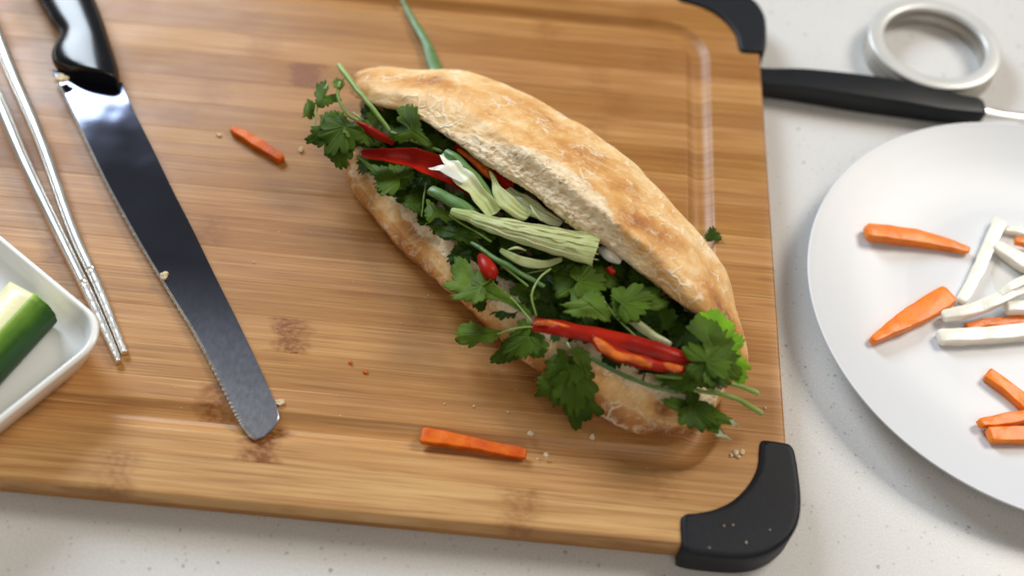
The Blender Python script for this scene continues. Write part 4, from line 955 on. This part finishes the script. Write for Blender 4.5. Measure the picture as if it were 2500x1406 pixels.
# csd points to the picture's upper left when negative; skin on the lower right side
sg = 1 if (W(150, 800, cz)-W(95, 748, cz)).dot(csd) > 0 else -1
def fl(t):
    P = []
    for i in range(13):
        a = R(-62+124*i/12); P.append((sg*(1.25*math.cos(a)-.35), 1.30*math.sin(a), 0))
    P += [(sg*(-1.3), 1.22, 0), (sg*-1.5, 1.0, 0), (sg*-1.5, -1.0, 0), (sg*-1.3, -1.2, 0)]
    return P
def sk(t):
    P = []
    for i in range(17):
        a = R(-66+132*i/16); rr_ = 1.42+.03*math.sin(a*14); P.append((sg*(rr_*math.cos(a)-.35), rr_*1.03*math.sin(a), -1+2*i/16))
    for i in range(16, -1, -1):
        a = R(-66+132*i/16); P.append((sg*(1.26*math.cos(a)-.35), 1.31*math.sin(a), -1+2*i/16))
    return P
cuke_part('flesh', fl, M['cuke_flesh']); cuke_part('skin', sk, M['cuke'])
# ------------------------------------------------------------------ crumbs
def crumb(px, py, r_, label, z=T, mat='crumb', group='bread crumbs on the board', seed=0, flat=.7, zz=0):
    c = W(px, py, z+r_*flat*.7); bm = bmesh.new(); bmesh.ops.create_icosphere(bm, subdivisions=3, radius=1)
    for v in bm.verts:
        k = 1+.55*nz(v.co*1.7, 1, seed)+.25*nz(v.co*4, 1, seed+3)
        v.co = Vector((v.co.x*k*(1+.4*math.sin(seed)), v.co.y*k, v.co.z*k*flat))*r_*S
    me = bpy.data.meshes.new('crumb'); bm.to_mesh(me); bm.free(); me.materials.append(M[mat]); me.polygons.foreach_set('use_smooth', [True]*len(me.polygons))
    o = bpy.data.objects.new('crumb', me); COL.objects.link(o); o.location = c*S; tag(o, label, 'crumb', group); return o
cr = [(535, 330, .11, 'pale crumb left of the short carrot stick'), (735, 365, .17, 'crumb beside the big leaf at the left tip of the roll'), (683, 982, .17, 'upright crumb touching the tip of the bread knife'),
      (1157, 991, .06, 'speck of crumb above the long carrot stick'), (1295, 1058, .13, 'crumb just above the right end of the long carrot stick'), (1446, 1066, .15, 'crumb in front of the drooping leaf'),
      (1332, 1110, .12, 'flat pale crumb right of the long carrot stick'), (1312, 1119, .05, 'tiny crumb right of the long carrot stick'),
      (1797, 1104, .16, 'largest crumb of the cluster near the rubber corner'), (1812, 1102, .12, 'right crumb of the cluster near the rubber corner'), (1786, 1110, .10, 'left crumb of the cluster near the rubber corner'), (1803, 1114, .09, 'lowest crumb of the cluster near the rubber corner'),
      (1868, 995, .07, 'white crumb at the cut ends of the stems'), (1240, 1005, .05, 'speck of crumb below the hanging coriander leaf'), (1085, 985, .05, 'speck of crumb above the left end of the long carrot stick'), (1045, 722, .04, 'speck left of the lower lip of the roll'), (620, 640, .05, 'speck of crumb right of the bread knife')]
for i, (a, b, r_, l_) in enumerate(cr): crumb(a, b, r_, l_, seed=i*3+1)
fk = random.Random(21)
acc_v, acc_f = [], []
for i in range(150):
    if i < 95:
        u = fk.random(); px = lerp(880, 1640, u)+fk.gauss(0, 60)-20; py = lerp(560, 1090, u)+fk.gauss(30, 45)
    else: px = fk.uniform(250, 1820); py = fk.uniform(120, 1130)
    c = W(px, py, T+.012); r_ = fk.uniform(.012, .035); a0 = fk.uniform(0, 6); o_ = len(acc_v)
    for k in range(5): acc_v.append(c+Vector((math.cos(a0+k*1.257)*r_*fk.uniform(.6, 1.3), math.sin(a0+k*1.257)*r_*fk.uniform(.6, 1.3), 0)))
    acc_v.append(c+Vector((0, 0, r_*.8))); acc_f += [(o_+k, o_+(k+1) % 5, o_+5) for k in range(5)]
tag(mesh('crust_flakes', acc_v, acc_f, M['crumb']), 'tiny pale crust flakes sprinkled over the cutting board', 'crumbs', kind='stuff')
crumb(402, 672, .27, 'clump of bread stuck to the serrated edge of the knife', z=T+.48, group=None, seed=4, flat=.5)
crumb(148, 192, .34, 'smear of bread at the heel of the bread knife', z=T+1.1, group=None, seed=9, flat=.35)
crumb(856, 884, .12, 'small red carrot fragment on the board below the middle of the roll', mat='carrot_red', group=None, seed=5)
crumb(893, 908, .09, 'tinier red carrot fragment beside the other one', mat='carrot_red', group=None, seed=7)
for i, (a, b, r_) in enumerate([(1822, 1323, .06), (1790, 1280, .035), (1768, 1282, .03), (1732, 1336, .025), (1880, 1292, .03)]):
    crumb(a, b, r_, ['white fleck low on the near rubber corner', 'upper right of two flecks on the near rubber corner', 'upper left of two flecks on the near rubber corner', 'fleck at the left of the near rubber corner', 'fleck at the right of the near rubber corner'][i], z=1.965, group='flecks on the rubber corner', seed=i+30)
